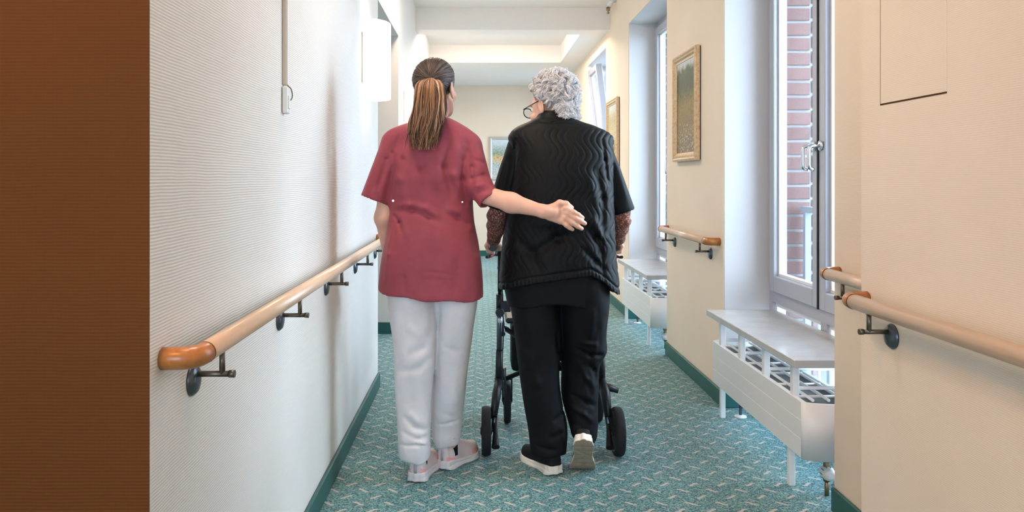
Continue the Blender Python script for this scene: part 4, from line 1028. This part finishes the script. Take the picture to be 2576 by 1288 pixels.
for (x, y) in ((hl_[0]+0.012, 3.205), (hr_[0]+0.028, 3.335)):
    made('sock', lambda bm: tube(bm, [(x, y, 0.05), (x, y, 0.09), (x-0.003, y, 0.125)], [0.032, 0.029, 0.029], 16), 'sock_dark', CARER)
# ================================================================ the older person: quilted black vest, white curls, glasses
def elder():
    YV = 3.32; base = (0.32, 3.30, 0.0)
    hx, hy, hz = pt(1388, 270, 3.36); HO = (hx, hy, hz); HR = rotz(math.radians(42))@rotx(math.radians(-12))
    W = lambda p: np.array(HO)+np.asarray(p)@HR.T
    GL, GR = np.array((0.060, 3.50, 0.905)), np.array((0.592, 3.50, 0.905))      # grips of the walker
    sh_r, el_r, wr_r = pt(1508, 385, 3.32), pt(1562, 545, 3.34), GR+(0.004, -0.062, 0.040)
    sh_l, el_l, wr_l = pt(1306, 380, 3.32), pt(1252, 540, 3.34), GL+(0.002, -0.062, 0.040)
    f = Field(axis(-0.02, 0.67, 0.006, [(0.0, 0.115, 0.0028), (0.535, 0.655, 0.0028), (hx-0.1, hx+0.1, 0.004)]), axis(3.08, 3.62, 0.006, [(3.43, 3.575, 0.003)]),
              axis(0.03, 1.70, 0.006, [(0.84, 0.97, 0.0028), (hz-0.13, hz+0.06, 0.0035)]))
    head(f, HO, HR, 1.15)
    f.cone(W((0, -0.03, -0.06)), pt(1395, 330, 3.33), 0.05, 0.058, 0.03)
    f.ell((0.33, 3.32, 1.28), (0.17, 0.10, 0.15), 0.03); f.ell((0.33, 3.32, 1.05), (0.15, 0.11, 0.2), 0.03); f.ell((0.325, 3.32, 0.82), (0.16, 0.12, 0.15), 0.03)
    for hip, knee, ank, toe in (((0.24, 3.32, 0.80), (0.24, 3.31, 0.44), (0.285, 3.275, 0.10), (0.24, 3.36, 0.05)), ((0.42, 3.32, 0.80), (0.425, 3.40, 0.44), (0.415, 3.30, 0.22), (0.418, 3.285, 0.16))):
        f.chain([hip, knee, ank], [0.08, 0.055, 0.03], 0.03); f.cone(ank, toe, 0.03, 0.026, 0.02)
    for sh, el, wr, G, sx in ((sh_r, el_r, wr_r, GR, 1), (sh_l, el_l, wr_l, GL, -1)):
        f.chain([sh, el, wr], [0.045, 0.034, 0.024], 0.02)
        f.cone(wr, G+(0, -0.01, 0.030), 0.024, 0.020, 0.02)
        f.cone(G+(-0.004, -0.028, 0.026), G+(-0.004, 0.022, 0.026), 0.018, 0.016, 0.014, squash=((0, 0, 1), 0.8)); f.cone(G+(sx*0.014, -0.026, 0.020), G+(sx*0.014, 0.026, 0.020), 0.016, 0.015, 0.012)
        for i, dy in enumerate((-0.028, -0.009, 0.010, 0.028)):        # fingers close round the grip from outside
            r = (0.0085, 0.0095, 0.0098, 0.0092)[i]
            f.chain([G+(sx*0.018, dy, 0.024), G+(sx*0.030, dy+0.002, 0.004), G+(sx*0.022, dy+0.003, -0.020), G+(sx*0.001, dy+0.002, -0.0255)], [r, r, r*0.95, r*0.85], 0.004)
        f.chain([G+(-sx*0.010, -0.020, 0.022), G+(-sx*0.028, 0.002, 0.006), G+(-sx*0.027, 0.024, -0.010), G+(-sx*0.016, 0.038, -0.018)], [0.013, 0.0115, 0.010, 0.0085], 0.008)
    body = f.mesh('person', 'skin_old', None, relax=1)
    tag(body, 'white haired person in a black quilted vest and black trousers, pushing the walker', 'person'); rebase(body, base)
    # ---- patterned long sleeves below the short black ones
    rp = ripple(31, 0.0024, 60, 110, 6)
    for sh, el, wr, sx in ((sh_r, el_r, wr_r, 1), (sh_l, el_l, wr_l, -1)):
        q = Field(axis(el[0]-0.1, el[0]+0.1, 0.004), axis(3.26, 3.56, 0.004), axis(0.90, 1.12, 0.004))
        e, w_ = np.array(el), np.array(wr); up = e+(np.array(sh)-e)*0.3
        q.chain([up, e, e+(w_-e)*0.5, w_+(w_-e)*0.02], [0.040, 0.0415, 0.0385, 0.031], 0.012)
        q.F += rp(q.a[0][:, None, None], q.a[1][None, :, None], q.a[2][None, None, :]); q.plane_cut((0, 0, 1.10), (0, 0, 1), (-9, -9, -9), (9, 9, 9))
        q.mesh('blouse_sleeve', 'patterned_blouse', body, relax=1)
    # ---- black shirt: short sleeves and the tail under the vest
    rows = rows_px([(500, 1285, 1535), (560, 1275, 1538), (640, 1268, 1538), (700, 1268, 1536), (740, 1274, 1533), (772, 1278, 1531)], 3.31, 3.315, [0.13, 0.145, 0.15, 0.15, 0.148, 0.146])
    g = Field(axis(-0.01, 0.69, 0.005), axis(3.10, 3.52, 0.0055), axis(0.66, 1.42, 0.005)); r1 = ripple(33, 0.0025, 24, 12, 6)
    g.stack(rows, 0, 2.2, r1, zlo=lambda X, Y: 0.682+0.006*np.sin(X*26)+0.012*np.cos((X-0.32)*10))
    def sleeve(a, b, ra, rb, cr):
        a, b = np.array(a), np.array(b); d = (b-a)/np.linalg.norm(b-a); e = b+d*0.09
        s = Field(*g.a); s.cone(a, e, ra, rb, 0.0); s.F += cr(g.a[0][:, None, None], g.a[1][None, :, None], g.a[2][None, None, :])
        n = d+np.array((0, 0, -0.25)); n /= np.linalg.norm(n); s.plane_cut(b, n, (-9, -9, -9), (9, 9, 9))
        c = Field(*g.a); c.cone(b-d*0.03, e, rb-0.008, rb-0.004, 0.0); s.F = np.maximum(s.F, -c.F); g.F[:] = np.minimum(g.F, s.F)
    sleeve(pt(1505, 378, 3.32), pt(1566, 534, 3.335), 0.058, 0.052, creases([([(1535, 400), (1552, 520)], 0.012, 0.008), ([(1550, 400), (1580, 510)], 0.012, -0.005)], 3.28))
    sleeve(pt(1310, 372, 3.32), pt(1256, 528, 3.335), 0.058, 0.049, creases([([(1285, 390), (1262, 500)], 0.010, 0.008), ([(1270, 400), (1245, 500)], 0.010, -0.005)], 3.28))
    g.mesh('shirt', 'black_shirt', body, relax=1)
    # ---- vest
    tab = [(279, 1366, 1424), (286, 1356, 1434), (297, 1347, 1444), (306, 1330, 1462), (316, 1306, 1490), (328, 1288, 1515), (342, 1279, 1534), (372, 1284, 1538), (430, 1284, 1540), (500, 1277, 1543),
           (560, 1269, 1545), (620, 1262, 1549), (680, 1258, 1552), (762, 1255, 1554)]
    cy = [3.325, 3.325, 3.322, 3.318, 3.315, 3.312, 3.31, 3.308, 3.308, 3.31, 3.312, 3.314, 3.315, 3.315]
    ry = [0.062, 0.068, 0.073, 0.082, 0.092, 0.102, 0.112, 0.135, 0.155, 0.16, 0.163, 0.167, 0.17, 0.172]
    rows = rows_px(tab, YV, cy, ry)
    cr = creases([([(1300, 345), (1296, 400), (1284, 470)], 0.006, 0.006), ([(1520, 345), (1526, 400), (1535, 470)], 0.006, 0.006), ([(1345, 300), (1395, 306), (1446, 300)], 0.005, 0.006),
                  ([(1340, 640), (1400, 600), (1440, 590)], 0.02, 0.010), ([(1330, 560), (1390, 560), (1450, 575)], 0.022, -0.008), ([(1470, 560), (1500, 600), (1520, 660)], 0.014, 0.010), ([(1485, 540), (1525, 610)], 0.014, -0.008), ([(1460, 620), (1500, 660), (1530, 690)], 0.012, 0.008),
                  ([(1300, 600), (1340, 640), (1360, 690)], 0.02, 0.008), ([(1500, 420), (1520, 500), (1518, 600)], 0.012, 0.008), ([(1480, 430), (1500, 520)], 0.016, -0.006), ([(1515, 560), (1519, 660), (1524, 735)], 0.004, 0.005)], 3.17)
    rp = ripple(41, 0.0024, 18, 12, 6)
    hx_ = np.array([pt(p, 0, 3.25)[0] for p in (1245, 1262, 1300, 1340, 1400, 1480, 1512, 1552, 1570)]); hz_ = np.array([pt(0, p, 3.17)[2] for p in (745, 738, 724, 714, 704, 694, 712, 748, 752)])
    hem = lambda X, Y: np.interp(X.ravel(), hx_, hz_).astype(np.float32)[:, None, None]-0.02*np.clip((Y-3.31)/0.16, 0, 1)+0*Y
    v = Field(axis(0.05, 0.60, 0.0037), axis(3.11, 3.50, 0.0045), axis(0.68, 1.485, 0.0037))
    v.stack(rows, 0, 2.3, lambda X, Y, Z: cr(X, Y, Z)*(Y < 3.32)+rp(X, Y, Z), zlo=hem)
    c = Field(*v.a); c.stack([(r[0]-0.03, r[1], r[2], r[3]-0.02, r[4]-0.02) for r in rows if r[0] < 0.95], 0, 2.3)
    sl, X, Y, Z = c.reg((-9, -9, -9), (9, 9, 9)); lim = hem(X, Y)+0.03-Z; v.F = np.maximum(v.F, np.minimum(-c.F, lim) if False else np.where(lim > 0, -c.F, -1))
    def quilt(P, n):
        x, z = P[:, 0], P[:, 2]; hz2 = np.interp(x, hx_, hz_)
        ph = x+0.016*np.sin(2*PI*z/0.125+x*5.0)+0.006*np.sin(2*PI*z/0.33+1)-0.10*(z-1.1)*(x > 9)
        u = np.abs(((ph/0.0265) % 1.0)-0.5)*0.0265; groove = np.exp(-(u/0.0040)**2)
        body_ = np.clip((1.415-z)/0.02, 0, 1)*np.clip((z-hz2-0.035)/0.01, 0, 1)
        band = np.exp(-((z-hz2-0.028)/0.005)**2); puck = 0.0016*np.sin(x*420)*np.clip(1-np.abs(z-hz2-0.014)/0.016, 0, 1)
        side = np.clip((x-0.16)/0.2, 0.5, 1.0)*(0.8+0.2*np.sin(x*31+z*17))
        return n*((0.0030*(1-groove)*side-0.0012)*body_-0.0045*band+puck)[:, None]
    v.mesh('quilted_vest', 'vest_cloth', body, post=quilt, relax=1)
    # ---- trousers
    L = rows_px([(690, 1276, 1412), (760, 1284, 1412), (870, 1297, 1410), (925, 1305, 1409), (1010, 1317, 1414), (1080, 1327, 1425), (1120, 1332, 1424), (1162, 1338, 1421)], 3.30,
                [3.32, 3.32, 3.31, 3.31, 3.30, 3.29, 3.285, 3.28], [0.14, 0.135, 0.115, 0.108, 0.098, 0.092, 0.09, 0.085])
    Rr = rows_px([(690, 1402, 1533), (760, 1404, 1530), (850, 1411, 1528), (890, 1412, 1526), (912, 1412, 1513), (1000, 1415, 1508), (1060, 1430, 1504), (1105, 1440, 1497)], 3.33,
                 [3.32, 3.32, 3.35, 3.36, 3.365, 3.355, 3.32, 3.29], [0.14, 0.135, 0.12, 0.112, 0.105, 0.095, 0.085, 0.066])
    tc = creases([([(1450, 880), (1490, 898), (1526, 902)], 0.008, 0.012), ([(1460, 862), (1510, 872)], 0.010, -0.008), ([(1475, 915), (1500, 940), (1508, 980)], 0.010, 0.008), ([(1455, 910), (1480, 960), (1500, 985)], 0.010, -0.006),
                  ([(1440, 1000), (1480, 1020), (1505, 1035)], 0.010, 0.009), ([(1435, 1030), (1470, 1045), (1500, 1070)], 0.010, -0.008), ([(1480, 960), (1495, 1010)], 0.010, 0.006), ([(1425, 1040), (1390, 1060)], 0.010, 0.007), ([(1420, 1085), (1380, 1100)], 0.010, 0.007), ([(1410, 1066), (1424, 1120)], 0.010, -0.006),
                  ([(1330, 880), (1350, 960), (1365, 1060)], 0.02, -0.006), ([(1310, 800), (1330, 900)], 0.016, 0.006), ([(1400, 830), (1408, 900)], 0.008, 0.012), ([(1340, 1118), (1400, 1130)], 0.009, 0.007), ([(1490, 770), (1485, 860)], 0.014, -0.006)], 3.22)
    r2 = ripple(51, 0.0026, 22, 18, 7); fn = lambda X, Y, Z: tc(X, Y, Z)+r2(X, Y, Z)
    t = Field(axis(0.07, 0.58, 0.005), axis(3.12, 3.50, 0.006), axis(0.04, 0.84, 0.005))
    t.stack(L, 0, 2.1, fn, zlo=lambda X, Y: 0.058+0.10*np.clip((3.30-Y)/0.1, 0, 1)*0.25+0.006*np.sin(X*40)); t.stack(Rr, 0.012, 2.1, fn, zlo=lambda X, Y: 0.135-(3.29-Y)*0.25)
    c = Field(*t.a); c.stack([(r[0]-0.004, r[1], r[2], r[3]-0.012, r[4]-0.012) for r in Rr[-4:]], 0, 2.1); sl, X, Y, Z = c.reg((-9, -9, -9), (9, 9, 0.19)); t.F[sl] = np.maximum(t.F[sl], -c.F[sl])
    t.mesh('trousers', 'black_trousers', body, relax=2)
    made('sock', lambda bm: tube(bm, [(0.416, 3.262, 0.135), (0.416, 3.275, 0.18), (0.417, 3.295, 0.22), (0.417, 3.31, 0.26)], [0.030, 0.038, 0.038, 0.040], 18), 'sock_dark', body)
    # ---- white curls: a lumpy mass with curled locks over it
    rg = np.random.RandomState(9); hcen = np.array((0.004, -0.026, 0.050)); hr = np.array((0.0905, 0.103, 0.098))
    hc = Field(axis(hx-0.16, hx+0.16, 0.004), axis(hy-0.18, hy+0.18, 0.004), axis(hz-0.14, hz+0.18, 0.004))
    lump = ripple(61, 0.0036, 95, 95, 7, 1.0)
    hc.ell(W(hcen), tuple(hr-0.012), 0, HR, fn=lump); hc.ell(W((0.0, -0.058, -0.040)), (0.055, 0.038, 0.058), 0.02, HR, fn=lump)
    n = HR@np.array((0, 0.80, -0.60)); hc.plane_cut(W((0, 0.028, 0.022)), n, (-9, -9, -9), (9, 9, 9))
    for sx in (-1, 1): hc.ell(W((sx*0.090, 0.000, -0.022)), (0.034, 0.040, 0.046), 0.006, HR, cut=True)
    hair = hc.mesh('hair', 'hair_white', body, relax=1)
    co = np.zeros(len(hair.data.vertices)*3, np.float32); hair.data.vertices.foreach_get('co', co); co = co.reshape(-1, 3)
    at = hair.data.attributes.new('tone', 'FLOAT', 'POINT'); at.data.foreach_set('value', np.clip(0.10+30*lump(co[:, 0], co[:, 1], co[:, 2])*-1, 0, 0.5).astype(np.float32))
    P, Rd, T = [], [], []; Mn = 16; s = np.linspace(0, 1, Mn)
    whorl = np.array((0.0, -0.8, 0.45))
    for k in range(560):
        while True:
            d = rg.normal(0, 1, 3); d /= np.linalg.norm(d)
            if d[1] < 0.55*(d[2]+0.35) and not (abs(d[0]) > 0.6 and d[2] < -0.15 and d[1] > -0.25): break
        if rg.rand() < 0.26:
            d = np.array((rg.uniform(-0.95, 0.95), -0.75, rg.uniform(-0.35, 0.95))); d /= np.linalg.norm(d)
            p0 = np.array((0.0, -0.058, -0.040))+d*np.array((0.062, 0.047, 0.060)); nn = d.copy(); tg = np.array((rg.normal(0, .45), 0, -1.0))
        else:
            p0 = hcen+d*hr*0.97; nn = d/hr; nn /= np.linalg.norm(nn); tg = (d-whorl)+rg.normal(0, 0.45, 3)
        tg -= nn*(tg@nn); tg /= np.linalg.norm(tg)+1e-9; bn = np.cross(nn, tg)
        Ln = rg.uniform(0.030, 0.055)*(0.75 if tg[2] < -0.8 and p0[2] < 0 else 1.0); cu = rg.choice((-1, 1))*rg.uniform(0.8, 2.4); lift = rg.uniform(0.006, 0.014)
        ang = cu*s; cxs = np.sin(ang)/cu*Ln; cys = (1-np.cos(ang))/cu*Ln
        cen = p0+tg[None]*cxs[:, None]+bn[None]*cys[:, None]+nn[None]*(lift*np.sin(PI*s)*0.9-0.35*Ln*s*s)[:, None]
        tone0 = np.clip(0.62+rg.normal(0, 0.18), 0, 1)
        for m in range(14):
            o = rg.normal(0, 1, 2)*0.0046; spread = (0.5+0.7*np.sin(PI*s))[:, None]
            P.append(cen+(bn*o[0]+nn*o[1])[None]*spread+rg.normal(0, 0.0004, (Mn, 3))); Rd.append(np.interp(s, [0, .15, .8, 1], [.0009, .0012, .0010, .0003])*rg.uniform(.7, 1.2)); T.append(np.clip(tone0+rg.normal(0, 0.16), 0, 1))
    strands('curls', W(np.array(P)), np.array(Rd), np.array(T), 'hair_white', hair, ns=3)
    P, Rd, T = [], [], []     # loose flyaway hairs round the outline
    for k in range(260):
        d = rg.normal(0, 1, 3); d[2] = abs(d[2]); d /= np.linalg.norm(d)
        if d[1] > 0.6*(d[2]+0.3): continue
        p0 = hcen+d*hr; tg = np.cross(d, rg.normal(0, 1, 3)); tg /= np.linalg.norm(tg)
        P.append(p0+d[None]*(0.012*np.sin(s*2.4))[:, None]+tg[None]*(0.02*np.sin(s*2.0))[:, None]); Rd.append(np.full(Mn, 0.0005)); T.append(0.9)
    strands('flyaway_hairs', W(np.array(P)), np.array(Rd), np.array(T), 'hair_white', hair)
    # ---- glasses: temples, rims, bridge, lenses
    gl = made('glasses', lambda bm: [tube(bm, [W((sx*0.079, -0.012, 0.022)), W((sx*0.078, 0.02, 0.020)), W((sx*0.070, 0.098, 0.014))], 0.0022, 8) for sx in (-1, 1)]+
              [tube(bm, [W((sx*0.038+0.030*math.cos(a)*(1 if abs(math.cos(a)) < .8 else .96), 0.104-0.05*(abs(sx*0.038+0.03*math.cos(a))-0.02)**2*10, 0.0+0.021*math.sin(a))) for a in np.linspace(0, 2*PI, 29)], 0.0021, 8, cap=False) for sx in (-1, 1)]+
              [tube(bm, [W((-0.009, 0.106, 0.006)), W((0, 0.108, 0.009)), W((0.009, 0.106, 0.006))], 0.0018, 6)], 'spectacle_black', body)
    for sx in (-1, 1):
        def lens(bm):
            ring = [bm.verts.new(W((sx*0.038+0.029*math.cos(a), 0.103, 0.020*math.sin(a)))) for a in np.linspace(0, 2*PI, 24, endpoint=False)]
            r2_ = [bm.verts.new(W((sx*0.038+0.029*math.cos(a), 0.105, 0.020*math.sin(a)))) for a in np.linspace(0, 2*PI, 24, endpoint=False)]
            bm.faces.new(ring); bm.faces.new(r2_[::-1])
            for k in range(24): bm.faces.new((ring[k], r2_[k], r2_[(k+1) % 24], ring[(k+1) % 24]))
        made('lens', lens, 'pane_glass', gl)
        c_ = W((sx*0.031, 0.077, 0.008)); ey = made('eye', lambda bm: lathe(bm, [(0.011*math.sin(q_), -0.011*math.cos(q_)) for q_ in np.linspace(0.05, PI-0.05, 9)], c_, 'z', 16), 'eye_white', body)
        c2 = W((sx*0.031, 0.0875, 0.008)); made('iris', lambda bm: lathe(bm, [(0.0055*math.sin(q_), -0.0055*math.cos(q_)) for q_ in np.linspace(0.05, PI-0.05, 7)], c2, 'z', 12), 'eye_dark', ey)
    return body
ELDER = elder()
SB = ('shoe_black', 'sole_cream', ('shoe_black', 'shoe_black'))
shoe('shoe', ELDER, SB, 0.25, place(pt(1403, 1185, 3.22)[0]-0.005, 3.225, 0.0, math.radians(26)), tab=False)
# raised foot: heel up, sole turned to the lens
shoe('shoe', ELDER, SB, 0.24, place(pt(1468, 1105, 3.19)[0], 3.185, 0.150, math.radians(-4), math.radians(-56)), tread=True, tab=False, bend=(0.165, math.radians(50)))

# ================================================================ wheeled walker
def walker():
    t = thing('wheeled_walker', 'black wheeled walker with four rubber wheels, pushed by the white haired person', 'walker', (0.325, 3.65, 0))
    def side(sx, X, rear, front, pedal):
        """X: column place, rear/front: wheel centres"""
        top = Vector((X, 3.545, 0.93)); foot = Vector((X+0.006*sx, 3.64, 0.28))
        made('push_handle', lambda bm: tube(bm, [(X-0.0*sx, 3.56, 0.70), (X, 3.555, 0.86)]+arc((X, 3.553, 0.875), (X+sx*0.012, 3.55, 0.905), (X+sx*0.022, 3.53, 0.905), 6)+[(X+sx*0.030, 3.50, 0.905), (X+sx*0.032, 3.445, 0.905)], 0.0105, 12), 'black_metal', t)
        made('grip', lambda bm: tube(bm, [(X+sx*0.0285, 3.54, 0.905), (X+sx*0.030, 3.50, 0.905), (X+sx*0.032, 3.44, 0.905)], [0.014, 0.0155, 0.016], 14), 'black_plastic', t)
        made('brake_lever', lambda bm: tube(bm, [(X+sx*0.01, 3.555, 0.865), (X+sx*0.025, 3.52, 0.868), (X+sx*0.055, 3.46, 0.862), (X+sx*0.060, 3.43, 0.866)], [0.007, 0.006, 0.005, 0.0065], 8), 'black_metal', t)
        made('brake_sleeve', lambda bm: tube(bm, [(X+sx*0.03, 3.512, 0.868), (X+sx*0.05, 3.47, 0.863)], 0.0066, 8), 'red_grip', t)
        made('inner_post', lambda bm: tube(bm, [(X, 3.562, 0.88), (X, 3.588, 0.60)], 0.0085, 10), 'black_metal', t)
        made('height_holes', lambda bm: [lathe(bm, [(0.0026, -0.0098), (0.0026, -0.0080)], (X, 3.562+0.093*(0.88-z), z), 'y', 8) for z in (0.80, 0.775, 0.75, 0.725, 0.70, 0.675)], 'steel', t)
        made('outer_post', lambda bm: tube(bm, [(X, 3.586, 0.665), (X+sx*0.002, 3.625, 0.36)], 0.0125, 14), 'grey_metal', t)
        made('post_label', lambda bm: tube(bm, [(X, 3.5975, 0.575), (X, 3.600, 0.555)], 0.0129, 14), 'plastic_white', t)
        cl = made('clamp', lambda bm: (tube(bm, [(X, 3.580, 0.685), (X, 3.592, 0.60)], 0.0165, 12), box(bm, (X-0.012 if sx > 0 else X, 3.57, 0.605), (X if sx > 0 else X+0.05, 3.60, 0.655), 0.004)), 'black_plastic', t)
        made('clamp_knob', lambda bm: lathe(bm, [(0.018, -0.012), (0.021, -0.008), (0.021, 0.006), (0.012, 0.012)], (X-sx*0.0, 3.562, 0.605), 'y', 8), 'black_plastic', cl)
        made('lower_sleeve', lambda bm: tube(bm, [(X, 3.612, 0.425), (X+sx*0.003, 3.64, 0.25)], [0.0165, 0.0185], 14), 'black_plastic', t)
        hub = made('hinge_block', lambda bm: (tube(bm, [(X-sx*0.012, 3.66, 0.335), (X-sx*0.014, 3.665, 0.24)], 0.019, 12), box(bm, (X-0.022, 3.635, 0.235), (X+0.022, 3.70, 0.285), 0.008)), 'black_plastic', t)
        r, f = Vector(rear), Vector(front)
        made('rear_leg', lambda bm: tube(bm, [(X, 3.645, 0.27), (X+(r.x-sx*0.028*1-X)*0.6, 3.57, 0.19), (r.x-sx*0.034, r.y+0.01, r.z)], [0.014, 0.013, 0.012], 12), 'grey_metal', t)
        made('rear_leg_cover', lambda bm: tube(bm, [(X+0.004*sx, 3.63, 0.285), (X+sx*0.014, 3.585, 0.235), (r.x-sx*0.032, 3.51, 0.15)], [0.016, 0.021, 0.016], 10, flat=1.3), 'black_plastic', t)
        made('front_leg', lambda bm: tube(bm, [(X, 3.66, 0.30), (f.x, f.y-0.10, 0.22), (f.x, f.y-0.01, f.z+0.12)], 0.0125, 12), 'grey_metal', t)
        fk = made('front_fork', lambda bm: (box(bm, (f.x-0.026, f.y-0.015, f.z), (f.x-0.019, f.y+0.015, f.z+0.125), 0.002), box(bm, (f.x+0.019, f.y-0.015, f.z), (f.x+0.026, f.y+0.015, f.z+0.125), 0.002), box(bm, (f.x-0.026, f.y-0.02, f.z+0.108), (f.x+0.026, f.y+0.02, f.z+0.13), 0.004)), 'black_plastic', t)
        for c, wd in ((r, 0.020), (f, 0.016)):
            w_ = made('wheel', lambda bm: lathe(bm, [(0.082, -wd), (0.098, -wd), (0.1035, -wd*0.6), (0.1045, 0), (0.1035, wd*0.6), (0.098, wd), (0.082, wd)], c, 'x', 36), 'rubber', t)
            made('rim', lambda bm: lathe(bm, [(0.02, -wd*0.7), (0.080, -wd*1.02), (0.084, -wd*1.04), (0.084, wd*1.04), (0.080, wd*1.02), (0.02, wd*0.7)], c, 'x', 28), 'black_metal', w_)
            made('hub_cap', lambda bm: lathe(bm, [(0.012, -wd-0.006), (0.02, -wd-0.002), (0.02, wd+0.002), (0.012, wd+0.006)], c, 'x', 16), 'black_plastic', w_)
        made('axle_bolt', lambda bm: lathe(bm, [(0.005, -0.012), (0.005, 0.012)], (r.x-sx*0.034, r.y, r.z), 'x', 8), 'steel', t)
        made('kerb_lever', lambda bm: tube(bm, [(r.x-sx*0.040, r.y+0.01, 0.135), (r.x-sx*0.040, r.y-0.01, 0.09), (r.x-sx*0.040, r.y-0.03, 0.052), (r.x-sx*0.040, r.y-0.042, 0.046)], [0.008, 0.011, 0.016, 0.018], 10, flat=0.7), 'black_plastic', t)
        made('brake_cable', lambda bm: tube(bm, arc((X, 3.555, 0.86), (X-sx*0.03, 3.58, 0.5), (X-sx*0.004, 3.63, 0.3), 14)+[(r.x-sx*0.03, r.y+0.02, r.z+0.02)], 0.0028, 6), 'gasket', t)
        if pedal:
            made('side_pedal', lambda bm: (tube(bm, [(X+0.01, 3.64, 0.258), (X+0.035, 3.63, 0.252), (X+0.078, 3.62, 0.238)], [0.018, 0.022, 0.014], 12, flat=0.8)), 'black_plastic', t)
    side(-1, 0.090, (0.028, 3.47, 0.1045), (0.135, 3.93, 0.1045), False)
    side(1, 0.553, (0.600, 3.46, 0.1045), (0.585, 3.95, 0.1045), True)
    boxes('seat', [((0.12, 3.67, 0.535), (0.53, 3.90, 0.56))], 'black_plastic', t, bev=0.008)
    for x in (0.105, 0.54): made('seat_rail', lambda bm: tube(bm, [(x, 3.60, 0.50), (x, 3.75, 0.53), (x, 3.90, 0.52)], 0.011, 10), 'black_metal', t)
    made('cross_brace', lambda bm: (tube(bm, [(0.10, 3.68, 0.27), (0.32, 3.70, 0.36), (0.54, 3.68, 0.52)], 0.0115, 10), tube(bm, [(0.54, 3.70, 0.27), (0.32, 3.715, 0.37), (0.10, 3.70, 0.52)], 0.0115, 10)), 'black_metal', t)
    made('back_strap', lambda bm: tube(bm, [(0.09, 3.60, 0.80), (0.12, 3.80, 0.80), (0.32, 3.90, 0.80), (0.52, 3.80, 0.80), (0.553, 3.60, 0.80)], 0.012, 10), 'black_plastic', t)
    def bag(bm):
        box(bm, (0.148, 3.72, 0.30), (0.51, 3.90, 0.52), 0.02, 3)
    made('under_seat_bag', bag, 'black_shirt', t)
walker()
